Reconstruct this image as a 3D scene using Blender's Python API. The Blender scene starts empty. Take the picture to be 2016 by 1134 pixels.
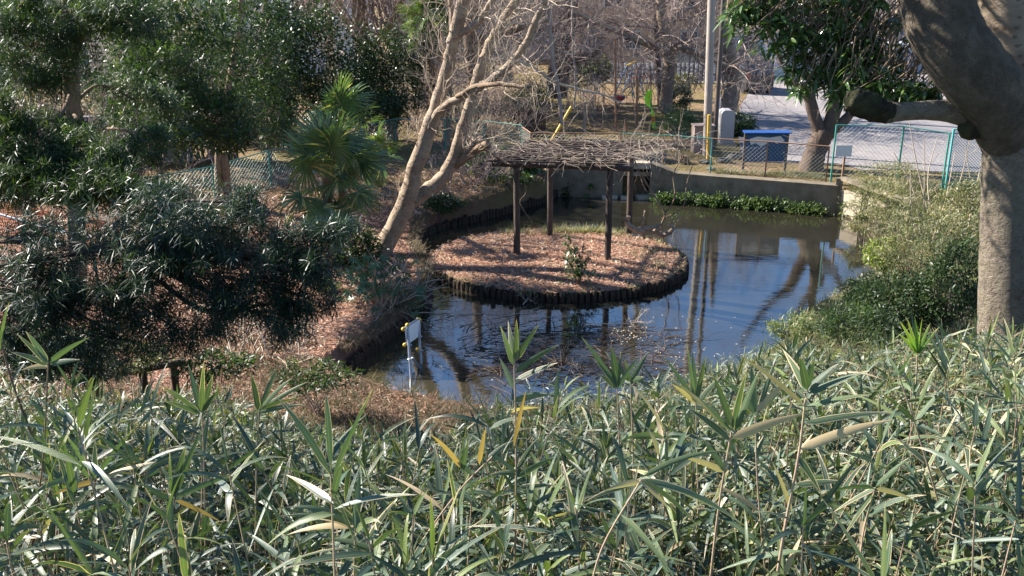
import bpy, math, random
import numpy as np
from mathutils import noise as mn, Vector

R = math.radians
rng = np.random.default_rng(7)
scene = bpy.context.scene
COL = scene.collection

# ------------------------------------------------------------------ camera, world, sun
H = 7.5                      # eye height above the pond
FPX = 1900.0                 # focal length in pixels of the 2016 px wide photo
PITCH = R(18.9)
cam_d = bpy.data.cameras.new("camera")
cam = bpy.data.objects.new("camera", cam_d)
COL.objects.link(cam)
cam_d.sensor_width = 36.0
cam_d.lens = 36.0 * FPX / 2016.0
cam_d.clip_start = 0.05
cam_d.clip_end = 2000
cam.location = (0, 0, H)
cam.rotation_euler = (R(90) - PITCH, 0, 0)
scene.camera = cam

SUN = Vector((-0.80, 0.34, 0.60)).normalized()
world = bpy.data.worlds.new("World")
scene.world = world
world.use_nodes = True
wn = world.node_tree
wn.nodes.clear()
sky = wn.nodes.new("ShaderNodeTexSky")
sky.sky_type = 'NISHITA'
sky.sun_disc = False
sky.sun_elevation = math.asin(SUN.z)
sky.sun_rotation = math.atan2(SUN.x, SUN.y)
sky.altitude = 50
sky.air_density = 1.0
sky.dust_density = 0.0
sky.ozone_density = 6.0
bg = wn.nodes.new("ShaderNodeBackground")
bg.inputs[1].default_value = 0.072
wo = wn.nodes.new("ShaderNodeOutputWorld")
wn.links.new(sky.outputs[0], bg.inputs[0])
wn.links.new(bg.outputs[0], wo.inputs[0])

sun_d = bpy.data.lights.new("sun", 'SUN')
sun_d.energy = 5.0
sun_d.angle = R(0.5)
sun_d.color = (1.0, 0.93, 0.84)
sun = bpy.data.objects.new("sun", sun_d)
COL.objects.link(sun)
sun.location = (-20, 10, 25)
sun.rotation_euler = SUN.to_track_quat('Z', 'Y').to_euler()

scene.view_settings.view_transform = 'Standard'
scene.view_settings.look = 'None'
scene.view_settings.exposure = 1.85
scene.view_settings.gamma = 1.0
scene.view_settings.use_curve_mapping = False
scene.render.engine = 'CYCLES'
scene.cycles.max_bounces = 6
scene.cycles.transparent_max_bounces = 6
scene.cycles.sample_clamp_indirect = 6

# ------------------------------------------------------------------ helpers: where a pixel of the photo lies
CP, SP = math.cos(PITCH), math.sin(PITCH)
def P(u, v, y=None, z=None):
    dx = u - 1008.0; dv = 567.0 - v
    d = np.array([dx, FPX*CP + dv*SP, -FPX*SP + dv*CP])
    t = y/d[1] if y is not None else (z - H)/d[2]
    return np.array([0, 0, H]) + d*t

def px(n, y):                # n photo pixels at depth y, in metres
    return n*y/FPX/ (CP if False else 0.97)

# ------------------------------------------------------------------ helpers: mesh building with numpy
WL = {}
class G:
    def __init__(s):
        s.V = []; s.F = []; s.A = []; s.M = []; s.S = []; s.n = 0
    def add(s, v, f, a=None, m=0, sm=False):
        v = np.asarray(v, float).reshape(-1, 3)
        f = np.asarray(f, int)
        s.V.append(v)
        s.F.append(f + s.n)
        s.M.append(np.full(len(f), m)); s.S.append(np.full(len(f), sm))
        s.A.append(np.zeros((len(v), 3)) if a is None else np.asarray(a, float).reshape(-1, 3))
        s.n += len(v)
    def build(s, name, mats, parent=None, smooth=False, origin=None):
        me = bpy.data.meshes.new(name)
        V = np.concatenate(s.V); A = np.concatenate(s.A)
        if parent is not None:
            o = WL[parent.name]
        elif origin is not None:
            o = np.array(origin, float)
        else:
            o = np.array([(V[:, 0].min()+V[:, 0].max())/2, (V[:, 1].min()+V[:, 1].max())/2, V[:, 2].min()])
        V = V - o
        me.vertices.add(len(V)); me.vertices.foreach_set("co", V.ravel())
        nl = sum(f.size for f in s.F); npoly = sum(len(f) for f in s.F)
        me.loops.add(nl); me.polygons.add(npoly)
        me.loops.foreach_set("vertex_index", np.concatenate([f.ravel() for f in s.F]))
        tot = np.concatenate([np.full(len(f), f.shape[1]) for f in s.F])
        st = np.concatenate([[0], np.cumsum(tot)[:-1]])
        me.polygons.foreach_set("loop_start", st)
        me.polygons.foreach_set("loop_total", tot)
        me.polygons.foreach_set("material_index", np.concatenate(s.M))
        me.polygons.foreach_set("use_smooth", np.ones(npoly, bool) if smooth else np.concatenate(s.S))
        at = me.attributes.new("lf", 'FLOAT_VECTOR', 'POINT')
        at.data.foreach_set("vector", A.ravel())
        me.update(calc_edges=True)
        for m in (mats if isinstance(mats, (list, tuple)) else [mats]):
            me.materials.append(m)
        ob = bpy.data.objects.new(name, me)
        COL.objects.link(ob)
        if parent is not None:
            ob.parent = parent
            WL[ob.name] = o
        else:
            ob.location = o
            WL[ob.name] = o
        return ob

def tag(o, label=None, cat=None, group=None, kind=None):
    if label: o['label'] = label
    if cat: o['category'] = cat
    if group: o['group'] = group
    if kind: o['kind'] = kind
    return o

def thing(name, loc, label, cat, group=None):
    o = bpy.data.objects.new(name, None)
    COL.objects.link(o)
    o.location = loc
    o.empty_display_size = 0.2
    WL[o.name] = np.array(loc, float)
    return tag(o, label, cat, group)

def share(src, name, parent, loc, rotz=0.0, scale=1.0, rot=None):
    """a child that reuses src's mesh, placed at world loc"""
    o = bpy.data.objects.new(name, src.data if hasattr(src, 'data') else src)
    COL.objects.link(o)
    o.parent = parent
    o.location = np.array(loc, float) - WL[parent.name]
    if rot is not None: o.rotation_euler = rot
    else: o.rotation_euler = (0, 0, rotz)
    o.scale = (scale,)*3 if not isinstance(scale, (tuple, list)) else scale
    WL[o.name] = np.array(loc, float)
    return o

def unit(v):
    v = np.asarray(v, float)
    return v/np.maximum(np.linalg.norm(v, axis=-1, keepdims=True), 1e-9)

def box(g, c, s, rz=0.0, m=0, ax=None):
    c = np.array(c, float); s = np.array(s, float)/2
    q = np.array([[-1,-1,-1],[1,-1,-1],[1,1,-1],[-1,1,-1],[-1,-1,1],[1,-1,1],[1,1,1],[-1,1,1]], float)*s
    if ax is not None: q = q @ np.array(ax, float)
    elif rz:
        cr, sr = math.cos(rz), math.sin(rz)
        q = np.stack([q[:,0]*cr - q[:,1]*sr, q[:,0]*sr + q[:,1]*cr, q[:,2]], 1)
    g.add(q + c, [[0,3,2,1],[4,5,6,7],[0,1,5,4],[1,2,6,5],[2,3,7,6],[3,0,4,7]], m=m)

def bar(g, a, b, w, h, m=0):
    """rectangular bar from a to b, w sideways, h up"""
    a = np.array(a, float); b = np.array(b, float)
    d = b - a; L = np.linalg.norm(d); d = d/L
    up = np.array([0, 0, 1.0])
    if abs(d[2]) > 0.9: up = np.array([0, 1.0, 0])
    s = unit(np.cross(d, up)); u = np.cross(s, d)
    box(g, (a+b)/2, (L, w, h), m=m, ax=[d, s, u])

def tube(g, pts, rad, n=6, cap=True, rnd=0.0, m=0, lump=0.0):
    pts = np.asarray(pts, float); k = len(pts)
    rad = np.broadcast_to(np.asarray(rad, float), (k,))
    T = np.empty_like(pts)
    T[1:-1] = pts[2:] - pts[:-2]; T[0] = pts[1]-pts[0]; T[-1] = pts[-1]-pts[-2]
    T = unit(T)
    ref = np.array([0.0, 0, 1]) if abs(T[:, 2]).mean() < 0.8 else np.array([1.0, 0.2, 0])
    S = unit(np.cross(T, ref)); U = np.cross(S, T)
    a = np.arange(n)*2*math.pi/n
    rr = rad[:, None]
    if lump: rr = rr*(1 + lump*rng.normal(size=(k, n)))
    V = pts[:, None, :] + (rr*np.cos(a))[:, :, None]*S[:, None, :] + (rr*np.sin(a))[:, :, None]*U[:, None, :]
    i = np.arange(k-1)[:, None]*n; j = np.arange(n)[None, :]; j2 = (j+1) % n
    F = np.stack([i+j, i+j2, i+n+j2, i+n+j], -1).reshape(-1, 4)
    tt = np.repeat(np.linspace(0, 1, k), n)
    A = np.stack([tt, np.tile(a, k), np.full(k*n, rnd)], 1)
    g.add(V.reshape(-1, 3), F, A, m, sm=True)
    if cap:
        c0 = pts[0] - T[0]*rad[0]*0.25; c1 = pts[-1] + T[-1]*rad[-1]*0.25
        for base, c, fl in ((V[0], c0, 1), (V[-1], c1, 0)):
            vv = np.vstack([base, c])
            jj = np.arange(n)
            f = np.stack([(jj+1) % n, jj, np.full(n, n)], 1) if fl else np.stack([jj, (jj+1) % n, np.full(n, n)], 1)
            g.add(vv, f, np.tile([0.5, 0, rnd], (n+1, 1)), m)

def smooth_path(pts, sub=4):
    """Catmull-Rom through control points, each row any number of columns"""
    p = np.asarray(pts, float)
    p = np.vstack([2*p[0]-p[1], p, 2*p[-1]-p[-2]])
    out = []
    for i in range(1, len(p)-2):
        for t in np.linspace(0, 1, sub, endpoint=False):
            a, b, c, d = p[i-1], p[i], p[i+1], p[i+2]
            out.append(0.5*((2*b) + (c-a)*t + (2*a-5*b+4*c-d)*t*t + (3*b-a-3*c+d)*t**3))
    out.append(p[-2])
    return np.array(out)

def lathe(g, c, prof, n=12, m=0):
    c = np.array(c, float)
    a = np.arange(n)*2*math.pi/n
    V = np.array([[r*math.cos(t), r*math.sin(t), z] for r, z in prof for t in a]) + c
    k = len(prof)
    i = np.arange(k-1)[:, None]*n; j = np.arange(n)[None, :]; j2 = (j+1) % n
    g.add(V, np.stack([i+j, i+j2, i+n+j2, i+n+j], -1).reshape(-1, 4), m=m, sm=True)

def ball(g, c, r, n=10, k=6, sc=(1, 1, 1), lump=0.0, m=0):
    c = np.array(c, float)
    V = []
    for i in range(k+1):
        ph = math.pi*i/k
        for j in range(n):
            t = 2*math.pi*j/n
            q = np.array([math.sin(ph)*math.cos(t)*sc[0], math.sin(ph)*math.sin(t)*sc[1], -math.cos(ph)*sc[2]])
            f = 1 + lump*mn.noise(Vector((q[0]*1.7+c[0], q[1]*1.7+c[1], q[2]*1.7+c[2])))
            V.append(c + q*r*f)
    i = np.arange(k)[:, None]*n; j = np.arange(n)[None, :]; j2 = (j+1) % n
    g.add(V, np.stack([i+j, i+j2, i+n+j2, i+n+j], -1).reshape(-1, 4), m=m)

PROF = {
    'blade': lambda t: np.clip(np.minimum(t/0.12, 1), 0, 1)**0.7 * (1-np.clip((t-0.25)/0.75, 0, 1)**1.8),
    'oval': lambda t: np.sin(np.pi*np.clip(t, 0, 1)**0.85)**0.8,
    'strap': lambda t: np.minimum(np.minimum(t/0.08, 1), np.minimum((1-t)/0.15, 1))**0.8,
    'straw': lambda t: 1-0.6*t,
}
def leaves(g, pos, dirs, L, W, droop=0.1, fold=0.2, roll=None, rnd=None, nseg=4, prof='blade', cols=3, m=0, side=None):
    pos = np.asarray(pos, float).reshape(-1, 3); k = len(pos)
    d = np.broadcast_to(unit(np.asarray(dirs, float).reshape(-1, 3)), (k, 3))
    L = np.broadcast_to(L, (k,)).astype(float); W = np.broadcast_to(W, (k,)).astype(float)
    droop = np.broadcast_to(droop, (k,)).astype(float)
    if side is None:
        up = np.tile([0, 0, 1.0], (k, 1)); up[np.abs(d[:, 2]) > 0.97] = [1, 0, 0]
        side = unit(np.cross(d, up))
    nrm = np.cross(side, d)
    if roll is not None:
        c, s_ = np.cos(roll)[:, None], np.sin(roll)[:, None]
        side, nrm = side*c + nrm*s_, nrm*c - side*s_
    if rnd is None: rnd = rng.random(k)
    t = np.linspace(0, 1, nseg+1)
    w = PROF[prof](t); w[-1] = max(w[-1], 0.02) ; w[0] = max(w[0], 0.06)
    s = np.array([-1, 0, 1.0]) if cols == 3 else np.array([-1, 1.0])
    nc = len(s)
    X = pos[:, None, None, :] + d[:, None, None, :]*(L[:, None]*t[None, :])[:, :, None, None]
    wd = (W[:, None]*w[None, :])[:, :, None]*s[None, None, :]*0.5
    X = X + side[:, None, None, :]*wd[..., None] + nrm[:, None, None, :]*(np.abs(wd)*fold)[..., None]
    X = np.broadcast_to(X, (k, nseg+1, nc, 3)).copy()
    X[..., 2] -= (droop[:, None]*L[:, None]*t[None, :]**2)[:, :, None]
    nv = (nseg+1)*nc
    ii, jj = np.meshgrid(np.arange(nseg), np.arange(nc-1), indexing='ij')
    q = np.stack([ii*nc+jj, ii*nc+jj+1, (ii+1)*nc+jj+1, (ii+1)*nc+jj], -1).reshape(-1, 4)
    F = (q[None] + (np.arange(k)*nv)[:, None, None]).reshape(-1, 4)
    A = np.empty((k, nseg+1, nc, 3)); A[..., 0] = t[None, :, None]; A[..., 1] = s[None, None, :]; A[..., 2] = rnd[:, None, None]
    g.add(X.reshape(-1, 3), F, A.reshape(-1, 3), m, sm=True)

def rdir(k, up=0.0, spread=1.0):
    v = rng.normal(size=(k, 3))*spread
    v[:, 2] += up
    return unit(v)

# ------------------------------------------------------------------ materials
def newmat(name):
    m = bpy.data.materials.new(name); m.use_nodes = True
    nt = m.node_tree; nt.nodes.clear()
    out = nt.nodes.new("ShaderNodeOutputMaterial")
    b = nt.nodes.new("ShaderNodeBsdfPrincipled")
    nt.links.new(b.outputs[0], out.inputs[0])
    return m, nt, b, out
def N(nt, t, **kw):
    n = nt.nodes.new(t)
    for k, v in kw.items(): setattr(n, k, v)
    return n
def mixc(nt, fac, a, b, mode='MIX'):
    n = nt.nodes.new("ShaderNodeMix"); n.data_type = 'RGBA'; n.blend_type = mode
    if isinstance(fac, (int, float)): n.inputs[0].default_value = fac
    else: nt.links.new(fac, n.inputs[0])
    for s, i in ((a, 6), (b, 7)):
        if isinstance(s, tuple): n.inputs[i].default_value = (*s, 1)
        else: nt.links.new(s, n.inputs[i])
    return n.outputs[2]
def maths(nt, op, a, b=None, c=None):
    n = nt.nodes.new("ShaderNodeMath"); n.operation = op
    for i, s in enumerate((a, b, c)):
        if s is None: continue
        if isinstance(s, (int, float)): n.inputs[i].default_value = s
        else: nt.links.new(s, n.inputs[i])
    return n.outputs[0]
def noisef(nt, scale, detail=4, rough=0.6, vec=None, lo=0.35, hi=0.65):
    n = nt.nodes.new("ShaderNodeTexNoise"); n.inputs['Scale'].default_value = scale
    n.inputs['Detail'].default_value = detail; n.inputs['Roughness'].default_value = rough
    if vec is not None: nt.links.new(vec, n.inputs['Vector'])
    mr = nt.nodes.new("ShaderNodeMapRange"); mr.inputs[1].default_value = lo; mr.inputs[2].default_value = hi
    nt.links.new(n.outputs[0], mr.inputs[0])
    return mr.outputs[0]
def pos(nt, scale=(1, 1, 1)):
    g = nt.nodes.new("ShaderNodeNewGeometry"); mp = nt.nodes.new("ShaderNodeMapping")
    mp.inputs['Scale'].default_value = scale
    nt.links.new(g.outputs['Position'], mp.inputs[0])
    return mp.outputs[0]
def bump(nt, b, h, strength=0.5, dist=0.02):
    n = nt.nodes.new("ShaderNodeBump"); n.inputs['Strength'].default_value = strength; n.inputs['Distance'].default_value = dist
    nt.links.new(h, n.inputs['Height']); nt.links.new(n.outputs[0], b.inputs['Normal'])

def leaf_mat(name, cols, dry=(0.42, 0.31, 0.17), dryfrac=0.06, edge=0.0, trans=0.35, rough=0.4, spec=0.5, tip=0.0):
    m, nt, b, out = newmat(name)
    at = N(nt, "ShaderNodeAttribute", attribute_name="lf")
    sx = N(nt, "ShaderNodeSeparateXYZ"); nt.links.new(at.outputs['Vector'], sx.inputs[0])
    t, s, r = sx.outputs
    cr = N(nt, "ShaderNodeValToRGB")
    el = cr.color_ramp.elements
    while len(el) < len(cols): el.new(0.5)
    n = len(cols)
    for i, c in enumerate(cols):
        el[i].position = i/(n-1)*(1-dryfrac*1.3) if n > 1 else 0; el[i].color = (*c, 1)
    e = el.new(1-dryfrac); e.color = (*cols[-1], 1)
    e = el.new(min(1-dryfrac*0.9, 1)); e.color = (*dry, 1)
    nt.links.new(r, cr.inputs[0])
    col = cr.outputs[0]
    g = pos(nt)
    nz = noisef(nt, 9, 3, 0.6, g, 0.3, 0.7)
    col = mixc(nt, maths(nt, 'MULTIPLY', nz, 0.35), col, mixc(nt, 1.0, col, (0.55, 0.6, 0.5), 'MULTIPLY'))
    if edge > 0:
        fr = N(nt, "ShaderNodeTexNoise"); fr.inputs['Scale'].default_value = 6; nt.links.new(g, fr.inputs['Vector'])
        a = maths(nt, 'ABSOLUTE', s)
        wob = maths(nt, 'MULTIPLY_ADD', fr.outputs[0], 1.1, -0.55)
        rr = maths(nt, 'FRACT', maths(nt, 'MULTIPLY', r, 37.7))
        lim = maths(nt, 'ADD', maths(nt, 'MULTIPLY_ADD', rr, -0.9*edge, 1.45), wob)
        e1 = maths(nt, 'GREATER_THAN', maths(nt, 'ADD', a, maths(nt, 'MULTIPLY', maths(nt, 'POWER', t, 6.0), 0.9)), lim)
        col = mixc(nt, e1, col, dry)
        # the pale midrib and fine veins
        mid = maths(nt, 'LESS_THAN', a, 0.07)
        col = mixc(nt, maths(nt, 'MULTIPLY', mid, 0.35), col, (0.30, 0.33, 0.16))
        v = maths(nt, 'SINE', maths(nt, 'MULTIPLY', s, 34.0))
        bump(nt, b, v, 0.25, 0.002)
    nt.links.new(col, b.inputs['Base Color'])
    b.inputs['Roughness'].default_value = rough
    b.inputs['Specular IOR Level'].default_value = spec
    if trans > 0:
        tr = N(nt, "ShaderNodeBsdfTranslucent")
        tc = mixc(nt, 1.0, col, (1.25, 1.45, 0.5), 'MULTIPLY')
        nt.links.new(tc, tr.inputs[0])
        mx = N(nt, "ShaderNodeMixShader"); mx.inputs[0].default_value = trans
        nt.links.new(b.outputs[0], mx.inputs[1]); nt.links.new(tr.outputs[0], mx.inputs[2])
        nt.links.new(mx.outputs[0], out.inputs[0])
    return m

def bark_mat(name, c1, c2, c3=None, sc=(6, 6, 2), bs=0.6, spots=0.0, bd=0.02):
    m, nt, b, out = newmat(name)
    p = pos(nt, sc)
    f = noisef(nt, 1.0, 8, 0.7, p, 0.3, 0.7)
    f2 = noisef(nt, 0.35, 4, 0.6, p, 0.4, 0.62)
    col = mixc(nt, f, c1, c2)
    col = mixc(nt, maths(nt, 'MULTIPLY', f2, 0.7), col, c3 or c1)
    if spots:
        vo = N(nt, "ShaderNodeTexVoronoi"); vo.inputs['Scale'].default_value = spots
        nt.links.new(pos(nt, (1, 1, 1.6)), vo.inputs['Vector'])
        sp = maths(nt, 'LESS_THAN', vo.outputs['Distance'], 0.22)
        col = mixc(nt, maths(nt, 'MULTIPLY', sp, 0.5), col, (0.06, 0.045, 0.03))
        f = maths(nt, 'ADD', f, maths(nt, 'MULTIPLY', sp, 0.5))
    nt.links.new(col, b.inputs['Base Color'])
    b.inputs['Roughness'].default_value = 0.85
    b.inputs['Specular IOR Level'].default_value = 0.2
    bump(nt, b, f, bs, bd)
    return m

def plain_mat(name, c, c2=None, rough=0.6, metal=0.0, sc=8, bs=0.15, spec=0.4, amt=0.6):
    m, nt, b, out = newmat(name)
    p = pos(nt)
    f = noisef(nt, sc, 6, 0.65, p, 0.35, 0.68)
    c2 = c2 or tuple(x*0.7 for x in c)
    col = mixc(nt, maths(nt, 'MULTIPLY', f, amt), c, c2)
    nt.links.new(col, b.inputs['Base Color'])
    b.inputs['Roughness'].default_value = rough; b.inputs['Metallic'].default_value = metal
    b.inputs['Specular IOR Level'].default_value = spec
    bump(nt, b, f, bs, 0.01)
    return m

M = {}
M['bamboo'] = leaf_mat('bamboo_leaf', [(0.030, 0.056, 0.040), (0.048, 0.080, 0.054), (0.066, 0.104, 0.056), (0.16, 0.20, 0.062)], dry=(0.46, 0.35, 0.21), dryfrac=0.11, edge=0.75, trans=0.2, rough=0.38, spec=0.5)
M['bamboo_sunlit'] = leaf_mat('sunlit_bamboo_leaf', [(0.060, 0.095, 0.055), (0.090, 0.130, 0.070), (0.12, 0.165, 0.075)], dry=(0.50, 0.39, 0.25), dryfrac=0.04, edge=0.8, trans=0.22, rough=0.42, spec=0.4)  # bamboo leaf lightened to carry the sun on the foremost culms
M['bamboo_dry'] = leaf_mat('dry_bamboo_leaf', [(0.50, 0.38, 0.22), (0.44, 0.33, 0.18)], dry=(0.36, 0.22, 0.10), dryfrac=0.3, trans=0.25, rough=0.6)
M['bamboo_lime'] = leaf_mat('young_bamboo_leaf', [(0.16, 0.27, 0.05), (0.13, 0.22, 0.05)], dry=(0.45, 0.36, 0.14), dryfrac=0.1, edge=0.6, trans=0.4, rough=0.4)
M['culm'] = bark_mat('bamboo_culm', (0.42, 0.31, 0.21), (0.26, 0.17, 0.12), (0.30, 0.26, 0.13), sc=(3, 3, 30), bs=0.1)
M['culm_dark'] = bark_mat('dark_bamboo_culm', (0.16, 0.10, 0.06), (0.30, 0.20, 0.12), (0.05, 0.035, 0.03), sc=(3, 3, 18), bs=0.1)
M['podo'] = leaf_mat('podocarpus_leaf', [(0.016, 0.033, 0.022), (0.026, 0.048, 0.028), (0.042, 0.072, 0.034)], dry=(0.12, 0.15, 0.05), dryfrac=0.06, trans=0.18, rough=0.42, spec=0.35)
M['podo_far'] = leaf_mat('podocarpus_far_leaf', [(0.020, 0.038, 0.020), (0.032, 0.058, 0.025), (0.070, 0.11, 0.028)], dry=(0.16, 0.19, 0.05), dryfrac=0.10, trans=0.3, rough=0.45, spec=0.3)
M['broad'] = leaf_mat('evergreen_leaf', [(0.020, 0.038, 0.017), (0.032, 0.056, 0.022), (0.058, 0.092, 0.027)], dry=(0.13, 0.17, 0.05), dryfrac=0.08, trans=0.2, rough=0.42, spec=0.3)
M['bigleaf'] = leaf_mat('glossy_leaf', [(0.045, 0.085, 0.030), (0.065, 0.12, 0.036), (0.11, 0.175, 0.045)], dry=(0.14, 0.20, 0.05), dryfrac=0.08, trans=0.25, rough=0.27, spec=0.7)
M['palm'] = leaf_mat('palm_leaf', [(0.075, 0.12, 0.048), (0.13, 0.19, 0.062)], dry=(0.40, 0.34, 0.12), dryfrac=0.08, trans=0.25, rough=0.26, spec=0.7)
M['palm_yellow'] = leaf_mat('fading_palm_leaf', [(0.42, 0.38, 0.10), (0.34, 0.26, 0.10)], dry=(0.30, 0.2, 0.09), dryfrac=0.3, trans=0.35, rough=0.5)
M['fatsia'] = leaf_mat('fatsia_leaf', [(0.040, 0.085, 0.028), (0.065, 0.125, 0.035)], dry=(0.2, 0.2, 0.06), dryfrac=0.04, trans=0.25, rough=0.35, spec=0.6)
M['fern'] = leaf_mat('bright_fern', [(0.06, 0.10, 0.028), (0.10, 0.155, 0.038), (0.045, 0.075, 0.02)], dry=(0.3, 0.28, 0.08), dryfrac=0.06, trans=0.3, rough=0.5)
M['grass'] = leaf_mat('bank_grass', [(0.13, 0.17, 0.06), (0.20, 0.22, 0.09), (0.10, 0.15, 0.05)], dry=(0.42, 0.35, 0.19), dryfrac=0.3, trans=0.25, rough=0.6)
M['grass_dark'] = leaf_mat('dull_grass', [(0.06, 0.07, 0.03), (0.09, 0.10, 0.045), (0.05, 0.065, 0.028)], dry=(0.20, 0.16, 0.09), dryfrac=0.3, trans=0.2, rough=0.7, spec=0.2)
M['strawgrass'] = leaf_mat('straw_grass', [(0.34, 0.29, 0.15), (0.26, 0.24, 0.11), (0.17, 0.19, 0.07)], dry=(0.46, 0.37, 0.2), dryfrac=0.3, trans=0.2, rough=0.7)
M['litter'] = leaf_mat('needle_litter', [(0.42, 0.215, 0.14), (0.56, 0.32, 0.215), (0.28, 0.135, 0.085)], dry=(0.70, 0.55, 0.41), dryfrac=0.22, trans=0.0, rough=0.8, spec=0.15)
M['deadleaf'] = leaf_mat('dead_leaf', [(0.30, 0.18, 0.11), (0.42, 0.30, 0.20), (0.20, 0.12, 0.08)], dry=(0.58, 0.47, 0.36), dryfrac=0.2, trans=0.0, rough=0.7)
M['litter_dark'] = leaf_mat('brown_litter', [(0.11, 0.075, 0.048), (0.17, 0.12, 0.075), (0.09, 0.08, 0.045)], dry=(0.30, 0.24, 0.16), dryfrac=0.2, trans=0.0, rough=0.8, spec=0.15)
M['floatleaf'] = leaf_mat('floating_leaf', [(0.60, 0.50, 0.33), (0.50, 0.38, 0.22)], dry=(0.66, 0.6, 0.45), dryfrac=0.3, trans=0.0, rough=0.6)
M['shrub_olive'] = leaf_mat('olive_shrub_leaf', [(0.085, 0.10, 0.042), (0.145, 0.15, 0.065), (0.22, 0.205, 0.10)], dry=(0.38, 0.30, 0.17), dryfrac=0.2, trans=0.25, rough=0.55)
M['lime'] = leaf_mat('lime_shrub_leaf', [(0.20, 0.25, 0.05), (0.28, 0.33, 0.07), (0.13, 0.18, 0.045)], dryfrac=0.03, trans=0.3, rough=0.5)

M['bark_pale'] = bark_mat('pale_smooth_bark', (0.31, 0.235, 0.17), (0.17, 0.12, 0.085), (0.36, 0.29, 0.21), sc=(5, 5, 9), bs=0.8, spots=9, bd=0.03)
M['bark_limb_shaded'] = bark_mat('shaded_limb_bark', (0.14, 0.112, 0.082), (0.25, 0.205, 0.15), (0.085, 0.07, 0.05), sc=(15, 15, 13), bs=1.0, spots=26, bd=0.07)  # limb's shade put into the colour, along with dark lichen
M['bark_big'] = bark_mat('rough_grey_bark', (0.31, 0.26, 0.205), (0.13, 0.10, 0.075), (0.23, 0.20, 0.14), sc=(13, 13, 17), bs=1.0, spots=30, bd=0.04)
M['bark_moss'] = bark_mat('mossy_dark_bark', (0.065, 0.058, 0.036), (0.018, 0.016, 0.011), (0.085, 0.09, 0.035), sc=(16, 16, 16), bs=1.0, bd=.05)
M['bark_dark'] = bark_mat('dark_bark', (0.075, 0.055, 0.042), (0.14, 0.10, 0.075), sc=(9, 9, 3), bs=0.9)
M['bark_brown'] = bark_mat('brown_bark', (0.20, 0.14, 0.095), (0.12, 0.08, 0.055), (0.27, 0.2, 0.13), sc=(8, 8, 3), bs=0.8)
M['twig'] = bark_mat('bare_twig', (0.30, 0.235, 0.20), (0.22, 0.165, 0.14), sc=(6, 6, 6), bs=0.1)
M['twig_pale'] = bark_mat('pale_twig', (0.46, 0.38, 0.29), (0.34, 0.26, 0.19), sc=(6, 6, 6), bs=0.1)
M['vine'] = bark_mat('grey_vine', (0.33, 0.27, 0.22), (0.16, 0.12, 0.095), sc=(9, 9, 9), bs=0.1)
M['twig_red'] = bark_mat('reddish_stem', (0.34, 0.24, 0.17), (0.26, 0.19, 0.12), sc=(6, 6, 6), bs=0.1)
M['fibre'] = bark_mat('palm_fibre', (0.20, 0.13, 0.07), (0.09, 0.06, 0.035), sc=(25, 25, 8), bs=1.0)
M['wood_dark'] = bark_mat('tarred_wood', (0.060, 0.044, 0.036), (0.11, 0.085, 0.07), (0.035, 0.028, 0.024), sc=(14, 14, 3), bs=0.7)
M['stake'] = bark_mat('wet_stake', (0.035, 0.026, 0.02), (0.075, 0.052, 0.036), (0.02, 0.016, 0.012), sc=(14, 14, 5), bs=0.8)
M['concrete'] = plain_mat('weathered_concrete', (0.19, 0.16, 0.115), (0.09, 0.075, 0.05), rough=0.9, sc=2.2, bs=0.5, spec=0.2, amt=0.9)
M['concrete_pale'] = plain_mat('pale_concrete', (0.36, 0.31, 0.235), (0.22, 0.18, 0.13), rough=0.9, sc=3, bs=0.4, spec=0.2)
M['stone'] = plain_mat('field_stone', (0.10, 0.095, 0.085), (0.19, 0.17, 0.14), rough=0.9, sc=6, bs=0.7, spec=0.2)
M['teal'] = plain_mat('teal_fence_paint', (0.04, 0.20, 0.16), (0.07, 0.24, 0.20), rough=0.45, sc=12)
M['teal_wire'] = plain_mat('teal_wire', (0.20, 0.34, 0.31), (0.12, 0.28, 0.25), rough=0.5, sc=12)
M['teal_bright'] = plain_mat('bright_teal_net', (0.06, 0.34, 0.32), (0.08, 0.4, 0.38), rough=0.5, sc=12)
M['grey_wire'] = plain_mat('galvanised_wire', (0.38, 0.40, 0.37), (0.28, 0.25, 0.2), rough=0.5, sc=12)
M['rust'] = plain_mat('rusty_steel', (0.26, 0.15, 0.09), (0.17, 0.085, 0.05), rough=0.8, sc=14, bs=0.4)
M['yellow'] = plain_mat('yellow_guard', (0.62, 0.38, 0.045), (0.5, 0.3, 0.04), rough=0.5, sc=5)
M['pole'] = plain_mat('pole_concrete', (0.33, 0.28, 0.235), (0.24, 0.2, 0.17), rough=0.85, sc=4, bs=0.2)
M['pole_dark'] = plain_mat('dark_steel', (0.075, 0.062, 0.055), (0.12, 0.08, 0.06), rough=0.6, sc=6)
M['steel'] = plain_mat('scaffold_pipe', (0.34, 0.36, 0.39), (0.24, 0.25, 0.27), rough=0.4, metal=0.6, sc=12)
M['orange'] = plain_mat('orange_net', (0.62, 0.15, 0.03), (0.5, 0.12, 0.03), rough=0.6)
M['cabinet'] = plain_mat('taupe_cabinet', (0.24, 0.19, 0.165), (0.2, 0.15, 0.13), rough=0.6, sc=3)
M['cabinet_grey'] = plain_mat('grey_cabinet', (0.40, 0.38, 0.37), (0.33, 0.31, 0.30), rough=0.5, sc=3)
M['white'] = plain_mat('white_paint', (0.78, 0.78, 0.76), (0.62, 0.61, 0.58), rough=0.5, sc=4, amt=0.4)
M['paper'] = plain_mat('paper', (0.62, 0.60, 0.56), (0.5, 0.49, 0.46), rough=0.8, sc=10)
M['ink'] = plain_mat('ink', (0.05, 0.05, 0.06), rough=0.7)
M['blue'] = plain_mat('blue_panel', (0.008, 0.075, 0.17), (0.015, 0.06, 0.12), rough=0.5, sc=5)
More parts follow.
